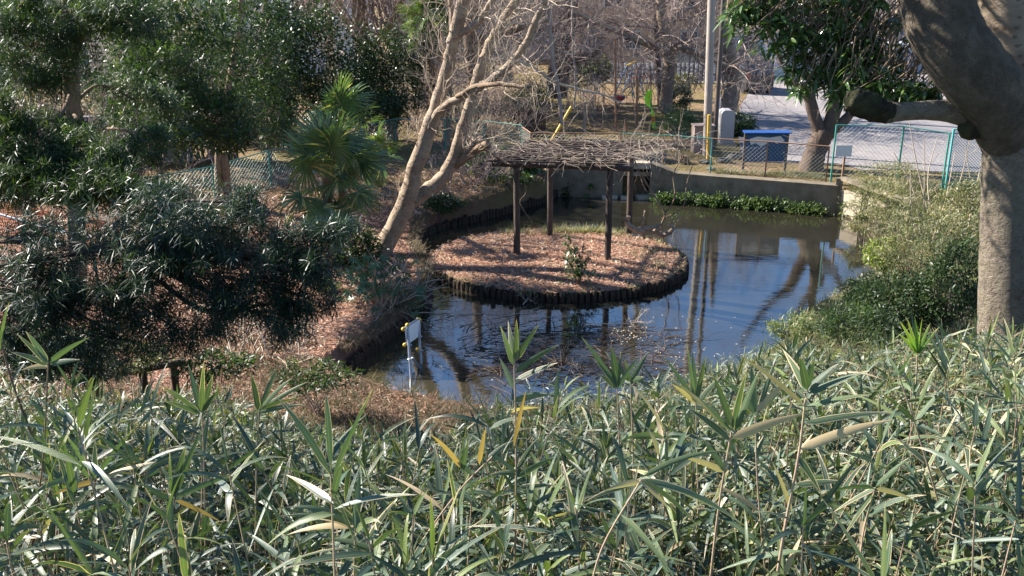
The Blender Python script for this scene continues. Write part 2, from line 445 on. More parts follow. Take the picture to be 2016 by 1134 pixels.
M['blue_roof'] = plain_mat('blue_roof', (0.015, 0.07, 0.25), (0.015, 0.05, 0.18), rough=0.4, sc=5)
M['blue_swing'] = plain_mat('blue_pipe', (0.06, 0.14, 0.30), rough=0.5)
M['red'] = plain_mat('red_plastic', (0.50, 0.045, 0.05), (0.38, 0.03, 0.04), rough=0.4)
M['lime_cloth'] = plain_mat('lime_cloth', (0.36, 0.80, 0.04), (0.30, 0.68, 0.05), rough=0.7, sc=3)
M['red_cloth'] = plain_mat('red_cloth', (0.75, 0.10, 0.05), rough=0.7)
M['yellow_cloth'] = plain_mat('yellow_print', (0.78, 0.62, 0.05), rough=0.7)
M['plaster_tan'] = plain_mat('tan_siding', (0.42, 0.30, 0.20), (0.34, 0.24, 0.16), rough=0.9, sc=1.5)
M['plaster_cream'] = plain_mat('cream_plaster', (0.55, 0.46, 0.36), (0.45, 0.38, 0.3), rough=0.9, sc=1.5)
M['plaster_pink'] = plain_mat('pink_grey_plaster', (0.42, 0.33, 0.31), (0.34, 0.27, 0.25), rough=0.9, sc=1.5)
M['plaster_white'] = plain_mat('white_plaster', (0.66, 0.65, 0.66), (0.55, 0.54, 0.55), rough=0.9, sc=1.5)
M['plaster_grey'] = plain_mat('grey_plaster', (0.34, 0.33, 0.35), (0.27, 0.26, 0.27), rough=0.9, sc=1.5)
M['roof_grey'] = plain_mat('grey_roof_tile', (0.13, 0.14, 0.16), (0.09, 0.095, 0.11), rough=0.6, sc=8)
M['roof_red'] = plain_mat('red_roof_tile', (0.34, 0.15, 0.10), (0.24, 0.10, 0.07), rough=0.7, sc=8)
M['glass'] = plain_mat('window_glass', (0.05, 0.06, 0.075), rough=0.08, spec=0.8, bs=0.0)
M['frame'] = plain_mat('window_frame', (0.5, 0.49, 0.47), rough=0.5)
M['tyre'] = plain_mat('tyre_rubber', (0.02, 0.02, 0.02), rough=0.9)
M['carpaint'] = plain_mat('dark_car_paint', (0.03, 0.032, 0.036), (0.035, 0.036, 0.04), rough=0.2, spec=0.6, bs=0)
M['lamp_red'] = plain_mat('tail_lamp', (0.35, 0.02, 0.02), rough=0.3)
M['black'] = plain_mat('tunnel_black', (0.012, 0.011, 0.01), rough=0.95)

# ground: litter by the pond, trodden earth and moss in the park
def ground_material():
    m, nt, b, out = newmat('bare_ground')
    p = pos(nt)
    sx = N(nt, "ShaderNodeSeparateXYZ"); nt.links.new(p, sx.inputs[0])
    fine = noisef(nt, 22, 8, 0.75, p, 0.32, 0.68)
    mid = noisef(nt, 2.2, 6, 0.7, p, 0.38, 0.62)
    big = noisef(nt, 0.35, 5, 0.6, p, 0.42, 0.58)
    litter = mixc(nt, fine, (0.34, 0.18, 0.125), (0.17, 0.085, 0.06))
    litter = mixc(nt, maths(nt, 'MULTIPLY', mid, 0.5), litter, (0.36, 0.23, 0.155))
    earth = mixc(nt, fine, (0.34, 0.235, 0.145), (0.21, 0.14, 0.085))
    earth = mixc(nt, maths(nt, 'MULTIPLY', mid, 0.55), earth, (0.16, 0.105, 0.06))
    moss = mixc(nt, fine, (0.23, 0.185, 0.06), (0.14, 0.125, 0.045))
    earth = mixc(nt, maths(nt, 'MULTIPLY', big, 0.75), earth, moss)
    mr = N(nt, "ShaderNodeMapRange"); mr.inputs[1].default_value = 27.5; mr.inputs[2].default_value = 30.5
    wob = maths(nt, 'MULTIPLY_ADD', mid, 2.0, sx.outputs[1])
    nt.links.new(wob, mr.inputs[0])
    col = mixc(nt, mr.outputs[0], litter, earth)
    mr2 = N(nt, "ShaderNodeMapRange"); mr2.inputs[1].default_value = 17.0; mr2.inputs[2].default_value = 13.0
    nt.links.new(wob, mr2.inputs[0])
    humus = mixc(nt, fine, (0.13, 0.105, 0.065), (0.07, 0.055, 0.035))
    col = mixc(nt, mr2.outputs[0], col, humus)
    mr3 = N(nt, "ShaderNodeMapRange"); mr3.inputs[1].default_value = 3.5; mr3.inputs[2].default_value = 5.5
    nt.links.new(maths(nt, 'MULTIPLY_ADD', mid, 1.0, sx.outputs[0]), mr3.inputs[0])
    mr4 = N(nt, "ShaderNodeMapRange"); mr4.inputs[1].default_value = 29.6; mr4.inputs[2].default_value = 28.8
    nt.links.new(sx.outputs[1], mr4.inputs[0])
    col = mixc(nt, maths(nt, 'MULTIPLY', mr3.outputs[0], mr4.outputs[0]), col, mixc(nt, fine, (0.15, 0.13, 0.07), (0.075, 0.065, 0.035)))
    nt.links.new(col, b.inputs['Base Color'])
    b.inputs['Roughness'].default_value = 0.95; b.inputs['Specular IOR Level'].default_value = 0.1
    bump(nt, b, fine, 0.9, 0.05)
    return m
M['ground'] = ground_material()

def asphalt_material():
    m, nt, b, out = newmat('asphalt')
    p = pos(nt)
    f = noisef(nt, 40, 6, 0.8, p, 0.3, 0.7)
    g_ = noisef(nt, 0.6, 5, 0.65, p, 0.4, 0.62)
    col = mixc(nt, f, (0.20, 0.185, 0.185), (0.13, 0.12, 0.125))
    col = mixc(nt, maths(nt, 'MULTIPLY', g_, 0.6), col, (0.27, 0.235, 0.215))
    vo = N(nt, "ShaderNodeTexVoronoi"); vo.feature = 'DISTANCE_TO_EDGE'; vo.inputs['Scale'].default_value = 0.35
    nt.links.new(p, vo.inputs['Vector'])
    cr = maths(nt, 'LESS_THAN', vo.outputs['Distance'], 0.006)
    col = mixc(nt, maths(nt, 'MULTIPLY', cr, 0.6), col, (0.05, 0.05, 0.05))
    nt.links.new(col, b.inputs['Base Color']); b.inputs['Roughness'].default_value = 0.9
    bump(nt, b, f, 0.4, 0.01)
    return m
M['asphalt'] = asphalt_material()

def water_material():
    m, nt, b, out = newmat('murky_pond_water')
    p = pos(nt)
    mud = noisef(nt, 0.5, 4, 0.6, p, 0.38, 0.62)
    col = mixc(nt, mud, (0.014, 0.013, 0.009), (0.024, 0.022, 0.014))
    sx = N(nt, "ShaderNodeSeparateXYZ"); nt.links.new(p, sx.inputs[0])
    mr = N(nt, "ShaderNodeMapRange"); mr.inputs[1].default_value = 0.0; mr.inputs[2].default_value = -3.5
    nt.links.new(sx.outputs[0], mr.inputs[0])
    col = mixc(nt, mr.outputs[0], col, (0.06, 0.05, 0.025))
    nt.links.new(col, b.inputs['Base Color'])
    b.inputs['Roughness'].default_value = 0.02
    b.inputs['IOR'].default_value = 2.7
    n1 = noisef(nt, 1.0, 3, 0.55, pos(nt, (3.0, 9.0, 1)), 0.0, 1.0)
    n2 = noisef(nt, 1.0, 2, 0.5, pos(nt, (0.7, 1.6, 1)), 0.0, 1.0)
    h = maths(nt, 'ADD', n1, maths(nt, 'MULTIPLY', n2, 2.0))
    bump(nt, b, h, 0.22, 0.007)
    return m
M['water'] = water_material()

# ------------------------------------------------------------------ terrain
POND_PX = [(700,775),(668,752),(690,725),(740,690),(790,650),(838,612),(850,575),(838,535),(822,500),(832,466),(880,448),(945,434),(1010,417),(1075,398),(1100,383),
           (1235,386),(1272,388),(1400,398),(1520,408),(1640,418),(1690,440),(1720,478),(1725,530),(1690,575),(1610,610),(1560,645),(1520,700),(1450,752),(1300,800),(1150,835),(1000,838),(880,815),(770,796)]
POND = np.array([P(u, v, z=0)[:2] for u, v in POND_PX])
def poly_sd(X, Y, poly):
    d = np.full(X.shape, 1e9); inside = np.zeros(X.shape, bool)
    n = len(poly)
    for i in range(n):
        ax, ay = poly[i]; bx, by = poly[(i+1) % n]
        ex, ey = bx-ax, by-ay
        t = np.clip(((X-ax)*ex + (Y-ay)*ey)/(ex*ex+ey*ey+1e-12), 0, 1)
        d = np.minimum(d, np.hypot(X-(ax+t*ex), Y-(ay+t*ey)))
        c = ((ay > Y) != (by > Y)) & (X < (bx-ax)*(Y-ay)/(by-ay+1e-12)+ax)
        inside ^= c
    return np.where(inside, -d, d)
def sst(x, a, b):
    t = np.clip((x-a)/(b-a), 0, 1); return t*t*(3-2*t)
def gz(X, Y):
    """height of the ground"""
    X = np.asarray(X, float); Y = np.asarray(Y, float)
    d = poly_sd(X, Y, POND)
    # near slope
    S = np.where(Y < 6, H-1.75-0.36*Y, H-1.75-2.16-0.50*(Y-6))
    S = np.minimum(S, H-1.55)
    S = S + 0.95*sst(X, 0.3, 4.0)*sst(Y, 2, 7)*(1-sst(Y, 14, 20)) + 0.25*sst(-X, 1.5, 5)*sst(Y, 2, 6)
    base = 0.42 + 0.42*sst(Y, 25, 30.5) + 0.5*sst(-X, 5, 14)*(1-sst(Y, 24, 30)) + 1.4*sst(X-0.18*Y, 5, 12)*(1-sst(Y, 23, 29))
    k = 0.35
    z = np.log(np.exp(np.clip(S/k, -50, 60)) + np.exp(base/k))*k
    bumpy = 0.06*np.sin(X*1.3+Y*0.7)*np.cos(Y*1.1-X*0.4)*(1-sst(Y, 27, 31))
    z = z + bumpy
    edge = sst(d, -0.05, 0.22)
    return np.where(d < 0.22, -0.7 + (z+0.7)*edge, z)

def grid_axis(segs):
    out = [segs[0][0]]
    for a, b, n in segs: out += list(np.linspace(a, b, n+1)[1:])
    return np.array(out)
gx = grid_axis([(-500, -60, 10), (-60, -18, 30), (-18, 16, 190), (16, 60, 30), (60, 500, 10)])
gy = grid_axis([(-120, -4, 8), (-4, 34, 220), (34, 80, 46), (80, 600, 12)])
GX, GY = np.meshgrid(gx, gy, indexing='ij')
GZ = gz(GX, GY)
g = G()
nx, ny = GX.shape
ii, jj = np.meshgrid(np.arange(nx-1), np.arange(ny-1), indexing='ij')
q = np.stack([ii*ny+jj, (ii+1)*ny+jj, (ii+1)*ny+jj+1, ii*ny+jj+1], -1).reshape(-1, 4)
g.add(np.stack([GX, GY, GZ], -1).reshape(-1, 3), q)
tag(g.build('ground', M['ground'], smooth=True, origin=(0, 0, 0)), kind='structure')

def gz1(x, y): return float(gz(np.array([x]), np.array([y]))[0])
def PG(u, v):
    """world point of the ground seen at a photo pixel"""
    ys = np.linspace(1.0, 90, 900)
    p1 = P(u, v, y=1.0) - np.array([0, 0, H])
    q = p1[None]*ys[:, None] + np.array([0, 0, H])
    hit = np.nonzero(q[:, 2] <= gz(q[:, 0], q[:, 1]))[0]
    return q[hit[0]] if len(hit) else P(u, v, z=0.84)

g = G()
g.add([(-9, 9, 0), (16, 9, 0), (16, 32.2, 0), (-9, 32.2, 0)], [[0, 1, 2, 3]])
tag(g.build('pond_water', M['water']), kind='structure')

# island
IC = np.array([1.15, 23.72]); IR = 3.30; EY = 0.85     # the island is a little shallower than wide
g = G()
rr = np.linspace(0, IR-0.06, 26); aa = np.arange(96)*2*math.pi/96
V = []
for r in rr:
    for a in aa:
        x, y = IC[0]+r*math.cos(a), IC[1]+EY*r*math.sin(a)
        V.append((x, y, 0.19+0.14*(1-(r/IR)**2)+0.03*mn.noise(Vector((x*1.5, y*1.5, 0)))))
k = len(aa)
i = np.arange(len(rr)-1)[:, None]*k; j = np.arange(k)[None, :]; j2 = (j+1) % k
g.add(V, np.stack([i+j, i+k+j, i+k+j2, i+j2], -1).reshape(-1, 4))
isl = tag(g.build('island_ground', M['ground'], smooth=True), kind='structure')
def iz(x, y): 
    r = math.hypot(x-IC[0], (y-IC[1])/EY); return 0.19+0.14*(1-(r/IR)**2)

# road and kerb
rp = [P(u, v, z=0.86) for u, v in [(1462, 318), (1452, 260), (1455, 215), (1475, 176), (1482, 146), (1560, 139), (1900, 139), (2600, 139), (2600, 352), (1700, 335), (1650, 322)]]
g = G()
c0 = np.mean(rp, 0)
V = [(p[0], p[1], 0.866) for p in rp]
g.add(V, [list(range(len(V)))[::-1]])
tag(g.build('road', M['asphalt']), kind='structure')

# ------------------------------------------------------------------ pond walls
WH = 1.0
def wall_seg(g, a, b, z0, z1a, z1b, th, back=1):
    """concrete wall from a to b, thickness th behind it, sloping top"""
    a = np.array(a[:2], float); b = np.array(b[:2], float)
    d = unit(b-a); nrm = np.array([-d[1], d[0]])*th
    q = []
    for p_, zt in ((a, z1a), (b, z1b)):
        q += [(*p_, z0), (*(p_+nrm), z0), (*(p_+nrm), zt), (*p_, zt)]
    g.add(q, [[0,4,7,3],[1,2,6,5],[3,7,6,2],[0,1,5,4][::-1],[0,3,2,1],[4,5,6,7]])
w = thing('pond_wall', (7.2, 30.3, 0), 'long low weathered concrete wall curving along the far right edge of the pond', 'wall')
pts = [(4.5, 30.85), (5.3, 30.6), (6.5, 30.2), (8.3, 29.52), (9.95, 28.88)]
tops = [1.20, .93, .91, .91, .91]
for i in range(4):
    g = G(); wall_seg(g, pts[i], pts[i+1], -0.7, tops[i], tops[i+1], 0.42)
    g.build('wall_section', M['concrete'], w)
w = thing('culvert_wall', (3.0, 31.2, 0), 'weathered concrete headwall with a square dark culvert opening behind the pergola', 'wall')
g = G(); wall_seg(g, (1.3, 31.3), (2.9, 31.12), -0.7, .92, .94, 0.42); g.build('wall_section', M['concrete'], w)
g = G(); wall_seg(g, (2.9, 31.12), (3.62, 31.03), -0.7, .94, 1.20, 0.42); g.build('wall_section', M['concrete'], w)
g = G(); bar(g, (3.63, 31.22, 1.10), (4.49, 31.06, 1.10), 0.40, 0.2); g.build('lintel', M['concrete_pale'], w)
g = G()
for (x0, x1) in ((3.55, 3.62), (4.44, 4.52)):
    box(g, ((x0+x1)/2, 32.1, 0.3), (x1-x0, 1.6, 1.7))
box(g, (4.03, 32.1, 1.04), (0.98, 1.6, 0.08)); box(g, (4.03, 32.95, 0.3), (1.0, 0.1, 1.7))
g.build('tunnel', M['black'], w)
g = G()
box(g, (3.2, 31.0, 0.05), (0.5, 0.25, 0.12), 0.1); box(g, (3.75, 30.9, 0.05), (0.35, 0.22, 0.1), -0.2); box(g, (4.3, 30.95, 0.06), (0.4, 0.3, 0.12), 0.3)
tag(g.build('flat_stones', M['concrete_pale']), 'pale flat stones lying at the water line in front of the culvert opening', 'stones')

w = thing('retaining_wall', (10.6, 28.2, 0), 'short retaining wall of pale panels between concrete posts at the right corner of the pond', 'wall')
rw = [(10.02, 29.0), (10.45, 27.9), (10.75, 26.8), (11.0, 25.8)]
for i in range(4):
    g = G(); box(g, (rw[i][0], rw[i][1], 0.25), (0.17, 0.17, 1.75), 1.2); g.build('post', M['concrete'], w)
for i in range(3):
    a, b = np.array(rw[i]), np.array(rw[i+1])
    for kz in range(3):
        g = G(); bar(g, (*(a+(0.07, 0)), -0.1+kz*0.36), (*(b+(0.07, 0)), -0.1+kz*0.36), 0.07, 0.34)
        g.build('panel', M['concrete_pale'], w)
g = G(); bar(g, (10.1, 29.0, 1.12), (11.0, 25.9, 1.12), 0.2, 0.1); g.build('coping', M['concrete'], w)

# island palisade
pal = thing('log_edging', (IC[0], IC[1], 0), 'ring of short dark wooden stakes edging the round island', 'edging')
g = G(); lathe(g, (0, 0, 0), [(0.062, -0.6), (0.064, 0.1), (0.06, 0.44), (0.045, 0.47), (0.0, 0.475)], 8)
g.V = [v + np.array([IC[0], IC[1]-IR, 0]) for v in g.V]
ns = 138
first = None
for k in range(ns):
    a = -math.pi/2 + 2*math.pi*k/ns
    rj = IR + rng.normal()*0.012
    loc = (IC[0]+rj*math.cos(a), IC[1]+EY*rj*math.sin(a), rng.normal()*0.03)
    if first is None:
        gg = G(); lathe(gg, loc, [(0.062, -0.6), (0.066, 0.1), (0.06, 0.19), (0.045, 0.215), (0.0, 0.22)], 8)
        first = gg.build('stake', M['stake'], pal)
        first.data.transform(__import__('mathutils').Matrix.Translation(-Vector(loc) + Vector((IC[0], IC[1], 0))))
        base_o = first
        first.location = Vector(loc) - Vector((IC[0], IC[1], 0))
    else:
        share(base_o, 'stake', pal, loc, rng.random()*6)
# palisade of the left bank
lb = POND[2:15]
seglen = np.hypot(*(lb[1:]-lb[:-1]).T); cum = np.concatenate([[0], np.cumsum(seglen)])
pal2 = thing('bank_edging', (-2, 22, 0), 'line of dark wooden stakes holding the leaf-covered left bank above the water', 'edging')
n2 = int(cum[-1]/0.135)
for k in range(n2):
    d = cum[-1]*k/(n2-1); i = min(np.searchsorted(cum, d, 'right')-1, len(seglen)-1)
    p = lb[i]+(lb[i+1]-lb[i])*((d-cum[i])/seglen[i])
    share(base_o, 'stake', pal2, (p[0]+rng.normal()*0.012, p[1]+rng.normal()*0.012, rng.normal()*0.03), rng.random()*6)

# ------------------------------------------------------------------ pergola
pg = thing('pergola', (1.65, 24.4, 0.45), 'dark log pergola on the island with four posts and a flat slatted roof', 'pergola')
posts = [(0.12, 23.68), (2.40, 23.25), (1.03, 25.53), (3.22, 25.75)]
ZR = 2.72
for (x, y) in posts:
    g = G(); tube(g, [(x, y, 0.3), (x+0.01, y, 1.0), (x-0.005, y, 1.9), (x, y, ZR-0.14)], [0.088, 0.083, 0.081, 0.08], 12)
    g.build('post', M['wood_dark'], pg, smooth=True)
fu = unit(np.array([3.12, -0.40, 0])); su = unit(np.array([0.98, 2.75, 0]))
C0 = np.array([-0.50, 23.25, ZR])
for s_ in (0.10, 2.22):
    a = np.array([*posts[0 if s_ < 1 else 2], ZR-0.08]) ; b = np.array([*posts[1 if s_ < 1 else 3], ZR-0.08])
    d = unit(b-a); g = G(); tube(g, [a-d*0.62, b+d*0.55], 0.075, 10); g.build('beam', M['wood_dark'], pg)
for k in range(5):
    a = C0 + fu*(0.12+k*0.72) + np.array([0, 0, 0.02])
    g = G(); tube(g, [a, a+su*2.98], 0.045, 8); g.build('rafter', M['wood_dark'], pg)
for k in range(11):
    a = C0 + su*(0.06+k*0.285) + np.array([0, 0, 0.085]); off = rng.normal()*0.06
    g = G(); tube(g, [a+fu*(off-0.12), a+fu*(3.2+rng.normal()*0.06)], 0.026, 6); g.build('slat', M['wood_dark'], pg)

def wander(p0, d0, L, n, jit, grav=0.0, zlim=None):
    pts = [np.array(p0, float)]; d = unit(np.array(d0, float))
    for i in range(n):
        d = unit(d + rng.normal(size=3)*jit + np.array([0, 0, -grav]))
        q = pts[-1] + d*L/n
        if zlim is not None: q[2] = min(max(q[2], zlim[0]), zlim[1])
        pts.append(q)
    return np.array(pts)
vine = thing('climbing_vine', (3.9, 24.6, 0.3), 'leafless vine tangled over the pergola roof, its stems rising at the right rear', 'vine')
for path, r in (([(4.15, 25.2, 0.1), (4.0, 25.0, 0.7), (4.05, 24.9, 1.1), (3.65, 25.2, 1.7), (3.3, 25.4, 2.3), (3.2, 25.5, 2.8)], 0.028),
                ([(4.05, 24.9, 1.05), (4.3, 24.9, 1.5), (4.25, 25.0, 2.1), (4.45, 25.1, 2.6), (4.2, 25.1, 3.0)], 0.022),
                ([(4.0, 25.0, 0.9), (4.5, 24.8, 1.25), (4.6, 24.9, 1.9), (4.75, 25.0, 2.4)], 0.014),
                ([(2.45, 23.2, 2.7), (2.3, 23.1, 2.2), (2.42, 23.1, 1.8)], 0.014),
                ([(0.2, 23.6, 2.7), (0.35, 23.5, 2.0), (0.2, 23.5, 1.7), (0.6, 23.4, 1.1)], 0.009),
                ([(-0.1, 23.2, 2.75), (-0.9, 23.5, 3.2), (-1.5, 23.8, 3.6)], 0.035)):
    sp = smooth_path(path, 4); g = G(); tube(g, sp, np.linspace(r, r*0.6, len(sp)), 6); g.build('stem', M['bark_brown'], vine)
g = G()
for k in range(170):
    u_, w_ = rng.random(), rng.random()
    a = C0 + fu*(3.2*u_) + su*(2.9*w_) + np.array([0, 0, 0.11+rng.random()*0.05])
    th = rng.normal()*0.6 + (math.pi if rng.random() < .5 else 0)
    d = fu*math.cos(th) + su*math.sin(th)
    tube(g, wander(a, d+np.array([0, 0, .08]), 0.5+rng.random()*0.9, 6, 0.28, 0.03, (ZR+0.06, ZR+0.26)), np.linspace(0.008, 0.003, 7), 4, cap=False)
for k in range(80):       # shoots sticking out and hanging over the edges
    e = rng.integers(0, 4); t_ = rng.random()
    a = C0 + [fu*3.1*t_, fu*3.1*t_+su*2.9, su*2.9*t_, su*2.9*t_+fu*3.1][e] + np.array([0, 0, 0.12])
    d = [-su, su, -fu, fu][e]*0.8 + rng.normal(size=3)*0.5 + np.array([0, 0, 0.4])
    tube(g, wander(a, d, 0.35+rng.random()*(1.2 if e == 3 else 0.7), 6, 0.3, 0.12), np.linspace(0.008, 0.003, 7), 4, cap=False)
for k in range(60):
    a = np.array([3.9, 24.9, ZR+0.2]) + rng.normal(size=3)*np.array([0.5, 0.3, 0.12])
    tube(g, wander(a, rdir(1, 0.1)[0]*np.array([1, 1, .5]), 0.6+rng.random()*0.8, 6, 0.35, 0.05), np.linspace(0.009, 0.003, 7), 4, cap=False)
tag(g.build('twig_tangle', M['vine'], vine), kind='stuff')

# ------------------------------------------------------------------ fences
def fence_root(name, p, label, cat='fence'):
    return thing(name, p, label, cat)
def zig(g, a, b, za, zb, h, pitch=0.13, r=0.0036):
    """chain link between two posts: crossing wires"""
    a = np.array(a[:2], float); b = np.array(b[:2], float)
    L = np.linalg.norm(b-a); d = (b-a)/L
    n = int((L+h)/pitch)
    def pt(s, t):
        q = a+d*s; return (q[0], q[1], za+(zb-za)*s/L + t)
    for k in range(n):
        s0 = k*pitch - h
        for flip in (0, 1):
            x0, x1 = s0, s0+h
            t0, t1 = 0.0, h
            if x0 < 0: t0 = -x0; x0 = 0
            if x1 > L: t1 = h-(x1-L); x1 = L
            if t1-t0 < 0.02: continue
            if flip: p_, q_ = pt(x0, h-t0), pt(x1, h-t1)
            else: p_, q_ = pt(x0, t0), pt(x1, t1)
            tube(g, [p_, q_], r, 3, cap=False)
def chain_fence(root, P_, h, rail, postm, wirem, pr=0.024, railr=0.018, bottom=0.05, pitch=0.13, wr=0.0036, mid=False):
    for i, (x, y) in enumerate(P_):
        z = gz1(x, y); g = G(); tube(g, [(x, y, z-0.1), (x, y, z+h)], pr, 8)
        if isinstance(postm, list): g.build('post', postm[i], root)
        else: g.build('post', postm, root)
    for i in range(len(P_)-1):
        (x0, y0), (x1, y1) = P_[i], P_[i+1]
        z0, z1 = gz1(x0, y0), gz1(x1, y1)
        g = G(); tube(g, [(x0, y0, z0+h), (x1, y1, z1+h)], railr, 6); g.build('top_rail', rail, root)
        g = G(); zig(g, (x0, y0), (x1, y1), z0+bottom, z1+bottom, h-bottom-0.02, pitch, wr)
        g.build('wire_mesh', wirem, root)
fl = thing('chain_link_fence', (-7.5, 29, 0.8), 'green chain-link fence running back between the tree trunk and the palm on the left', 'fence')
FL_ = [(-10.9, 24.6), (-9.7, 26.0), (-8.6, 27.3), (-7.35, 28.9), (-6.4, 30.8), (-5.2, 33.2), (-4.2, 34.6)]
chain_fence(fl, FL_, 1.2, M['teal'], M['teal'], M['teal_wire'], wr=0.0045)
f2 = thing('chain_link_fence', (-2.0, 34.6, 0.8), 'green chain-link fence straight behind the leaning bare tree', 'fence')
chain_fence(f2, [(-4.2, 34.6), (-2.4, 34.5), (-1.0, 34.2), (0.35, 33.2)], 1.2, M['teal'], M['teal'], M['teal_wire'])
f3 = thing('chain_link_fence', (4, 32.2, 0.95), 'rusty-railed chain-link fence behind the pergola and along the far pond wall', 'fence')
f3p = [(0.35, 33.2), (0.62, 32.0), (2.1, 31.95), (3.6, 31.9), (5.0, 31.6), (6.45, 30.95), (8.1, 30.4), (9.85, 29.75)]
rl = M['rust']
for i, (x, y) in enumerate(f3p):
    z = gz1(x, y); g = G(); tube(g, [(x, y, z-0.1), (x, y, z+1.15)], 0.025, 8)
    g.build('post', [M['teal'], M['rust'], M['rust'], M['rust'], M['rust'], M['teal'], M['rust'], M['rust']][i], f3)
for i in range(len(f3p)-1):
    (x0, y0), (x1, y1) = f3p[i], f3p[i+1]; z0, z1 = gz1(x0, y0), gz1(x1, y1)
    g = G(); tube(g, [(x0, y0, z0+1.15), (x1, y1, z1+1.15)], 0.02, 6); g.build('top_rail', [M['rust'], M['rust'], M['rust'], M['teal'], M['teal'], M['rust'], M['rust']][i], f3)
    g = G(); zig(g, (x0, y0), (x1, y1), z0+0.06, z1+0.06, 1.05); g.build('wire_mesh', M['grey_wire'], f3)
f4 = thing('chain_link_fence', (12, 29.5, 0.95), 'taller teal chain-link fence with bright green mesh between the road and the right bank', 'fence')
chain_fence(f4, [(9.95, 29.6), (11.9, 29.3), (13.0, 28.6)], 1.85, M['teal'], M['teal'], M['grey_wire'], pr=0.03)
chain_fence(f4, [(13.06, 28.5), (15.2, 27.6), (17.2, 26.5)], 2.0, M['teal_bright'], M['teal_bright'], M['teal_bright'], pr=0.03, wr=0.008, pitch=0.085)

# guard fence with grey pipe and orange net, far left
f5 = thing('guard_rail', (-10.4, 20.4, 0.7), 'grey pipe railing with pale netting half hidden behind dark foliage at the left', 'railing')
gp = [P(-60, 405, y=20.0), P(45, 435, y=19.6), P(180, 470, y=19.2), P(196, 545, y=19.0)]
for a, b in ((gp[0], gp[1]), (gp[1], gp[2])):
    g = G(); tube(g, [a, b], 0.03, 8); g.build('top_rail', M['steel'], f5)
for p_ in (gp[0], gp[1], gp[2]):
    g = G(); tube(g, [p_, (p_[0], p_[1], gz1(p_[0], p_[1])-0.1)], 0.03, 8); g.build('post', M['teal'], f5)
g = G(); zig(g, gp[1][:2], gp[2][:2], gp[1][2]-0.9, gp[2][2]-0.9, 0.85, 0.08, 0.003); g.build('wire_mesh', M['grey_wire'], f5)
f6 = thing('safety_net', (-12.6, 22.8, 0.8), 'orange plastic safety net strung on posts beyond the grey railing at the far left', 'safety net')
na = [P(-60, 400, y=23.5), P(30, 405, y=23.3), P(100, 418, y=23.1), P(190, 435, y=22.9), P(245, 450, y=22.6)]
for p_ in na:
    g = G(); tube(g, [(p_[0], p_[1], p_[2]+0.05), (p_[0], p_[1], gz1(p_[0], p_[1])-0.1)], 0.02, 6); g.build('post', M['rust'], f6)
g = G()
for i in range(len(na)-1):
    for t_ in np.arange(0, 1.0, 0.09):
        bar(g, na[i]-(0, 0, t_), na[i+1]-(0, 0, t_), 0.008, 0.022)
    for t_ in np.linspace(0, 1, 22):
        q = na[i]*(1-t_)+na[i+1]*t_; bar(g, q, q-(0, 0, 0.95), 0.008, 0.014)
g.build('net', M['orange'], f6)
rl_ = thing('log_rail', (-6.9, 13.6, 0.7), 'low dark log rail on short posts at the foot of the slope, lower left', 'rail')
la, lb_ = P(165, 752, y=13.2), P(352, 712, y=13.8)
g = G(); tube(g, [la-(0.2, 0, 0), (la+lb_)/2, lb_+(0.1, 0, 0)], 0.055, 8); g.build('rail', M['wood_dark'], rl_)
for t_ in (0.1, 0.6, 0.93):
    q = la*(1-t_)+lb_*t_; g = G(); tube(g, [(q[0], q[1]+0.02, q[2]+0.04), (q[0], q[1]+0.02, gz1(q[0], q[1])-0.2)], 0.06, 8); g.build('post', M['wood_dark'], rl_)

# ------------------------------------------------------------------ pipe frame standing in the pond
pf = thing('pipe_frame', P(815, 730, z=0), 'scaffold-pipe frame with yellow end caps holding a white sheet, standing in the near left water', 'frame')
Y0 = 17.0
fa, fb = P(806, 642, y=16.9), P(822, 630, y=17.6)
L1t, L1b = P(802, 640, y=17.1), P(812, 752, y=16.3)
L2t, L2b = P(823, 631, y=17.7), P(833, 728, y=17.1)
def pipe(a, b, r=0.026, m='steel', n='pipe'):
    g = G(); tube(g, [a, b], r, 8); return g.build(n, M[m], pf)
pipe(L1t, (L1b[0], L1b[1], -0.6)); pipe(L2t, (L2b[0], L2b[1], -0.6))
TL, TR = P(794, 648, y=17.0), P(823, 629, y=17.75)
BL, BR = P(797, 679, y=16.95), P(824, 660, y=17.7)
pipe(TL, TR, 0.030); pipe(BL, BR, 0.028)
pipe(P(812, 705, y=16.75), P(833, 735, y=17.3), 0.026); pipe(P(823, 690, y=17.4), P(841, 719, y=17.9), 0.026)
g = G(); n_ = unit(np.cross(TR-TL, BL-TL))*0.03
g.add(np.array([TL-n_, TR-n_, BR-n_, BL-n_, TL-n_*1.5, TR-n_*1.5, BR-n_*1.5, BL-n_*1.5]), [[0,1,2,3],[7,6,5,4],[0,4,5,1],[1,5,6,2],[2,6,7,3],[3,7,4,0]])
g.build('sheet', M['white'], pf)
for c in (TL, TR, BL, L1t, P(822, 688, y=17.35), TR+(0.03, 0, -0.01)):
    g = G(); ball(g, c, 0.042, 8, 5); g.build('end_cap', M['yellow'], pf, smooth=True)
for (u_, v_, y_) in ((807, 679, 16.95), (807, 707, 16.7), (827, 662, 17.6), (829, 690, 17.4)):
    g = G(); ball(g, P(u_, v_, y=y_), 0.04, 6, 4, (1.2, 1.2, 0.5)); g.build('clamp', M['steel'], pf)

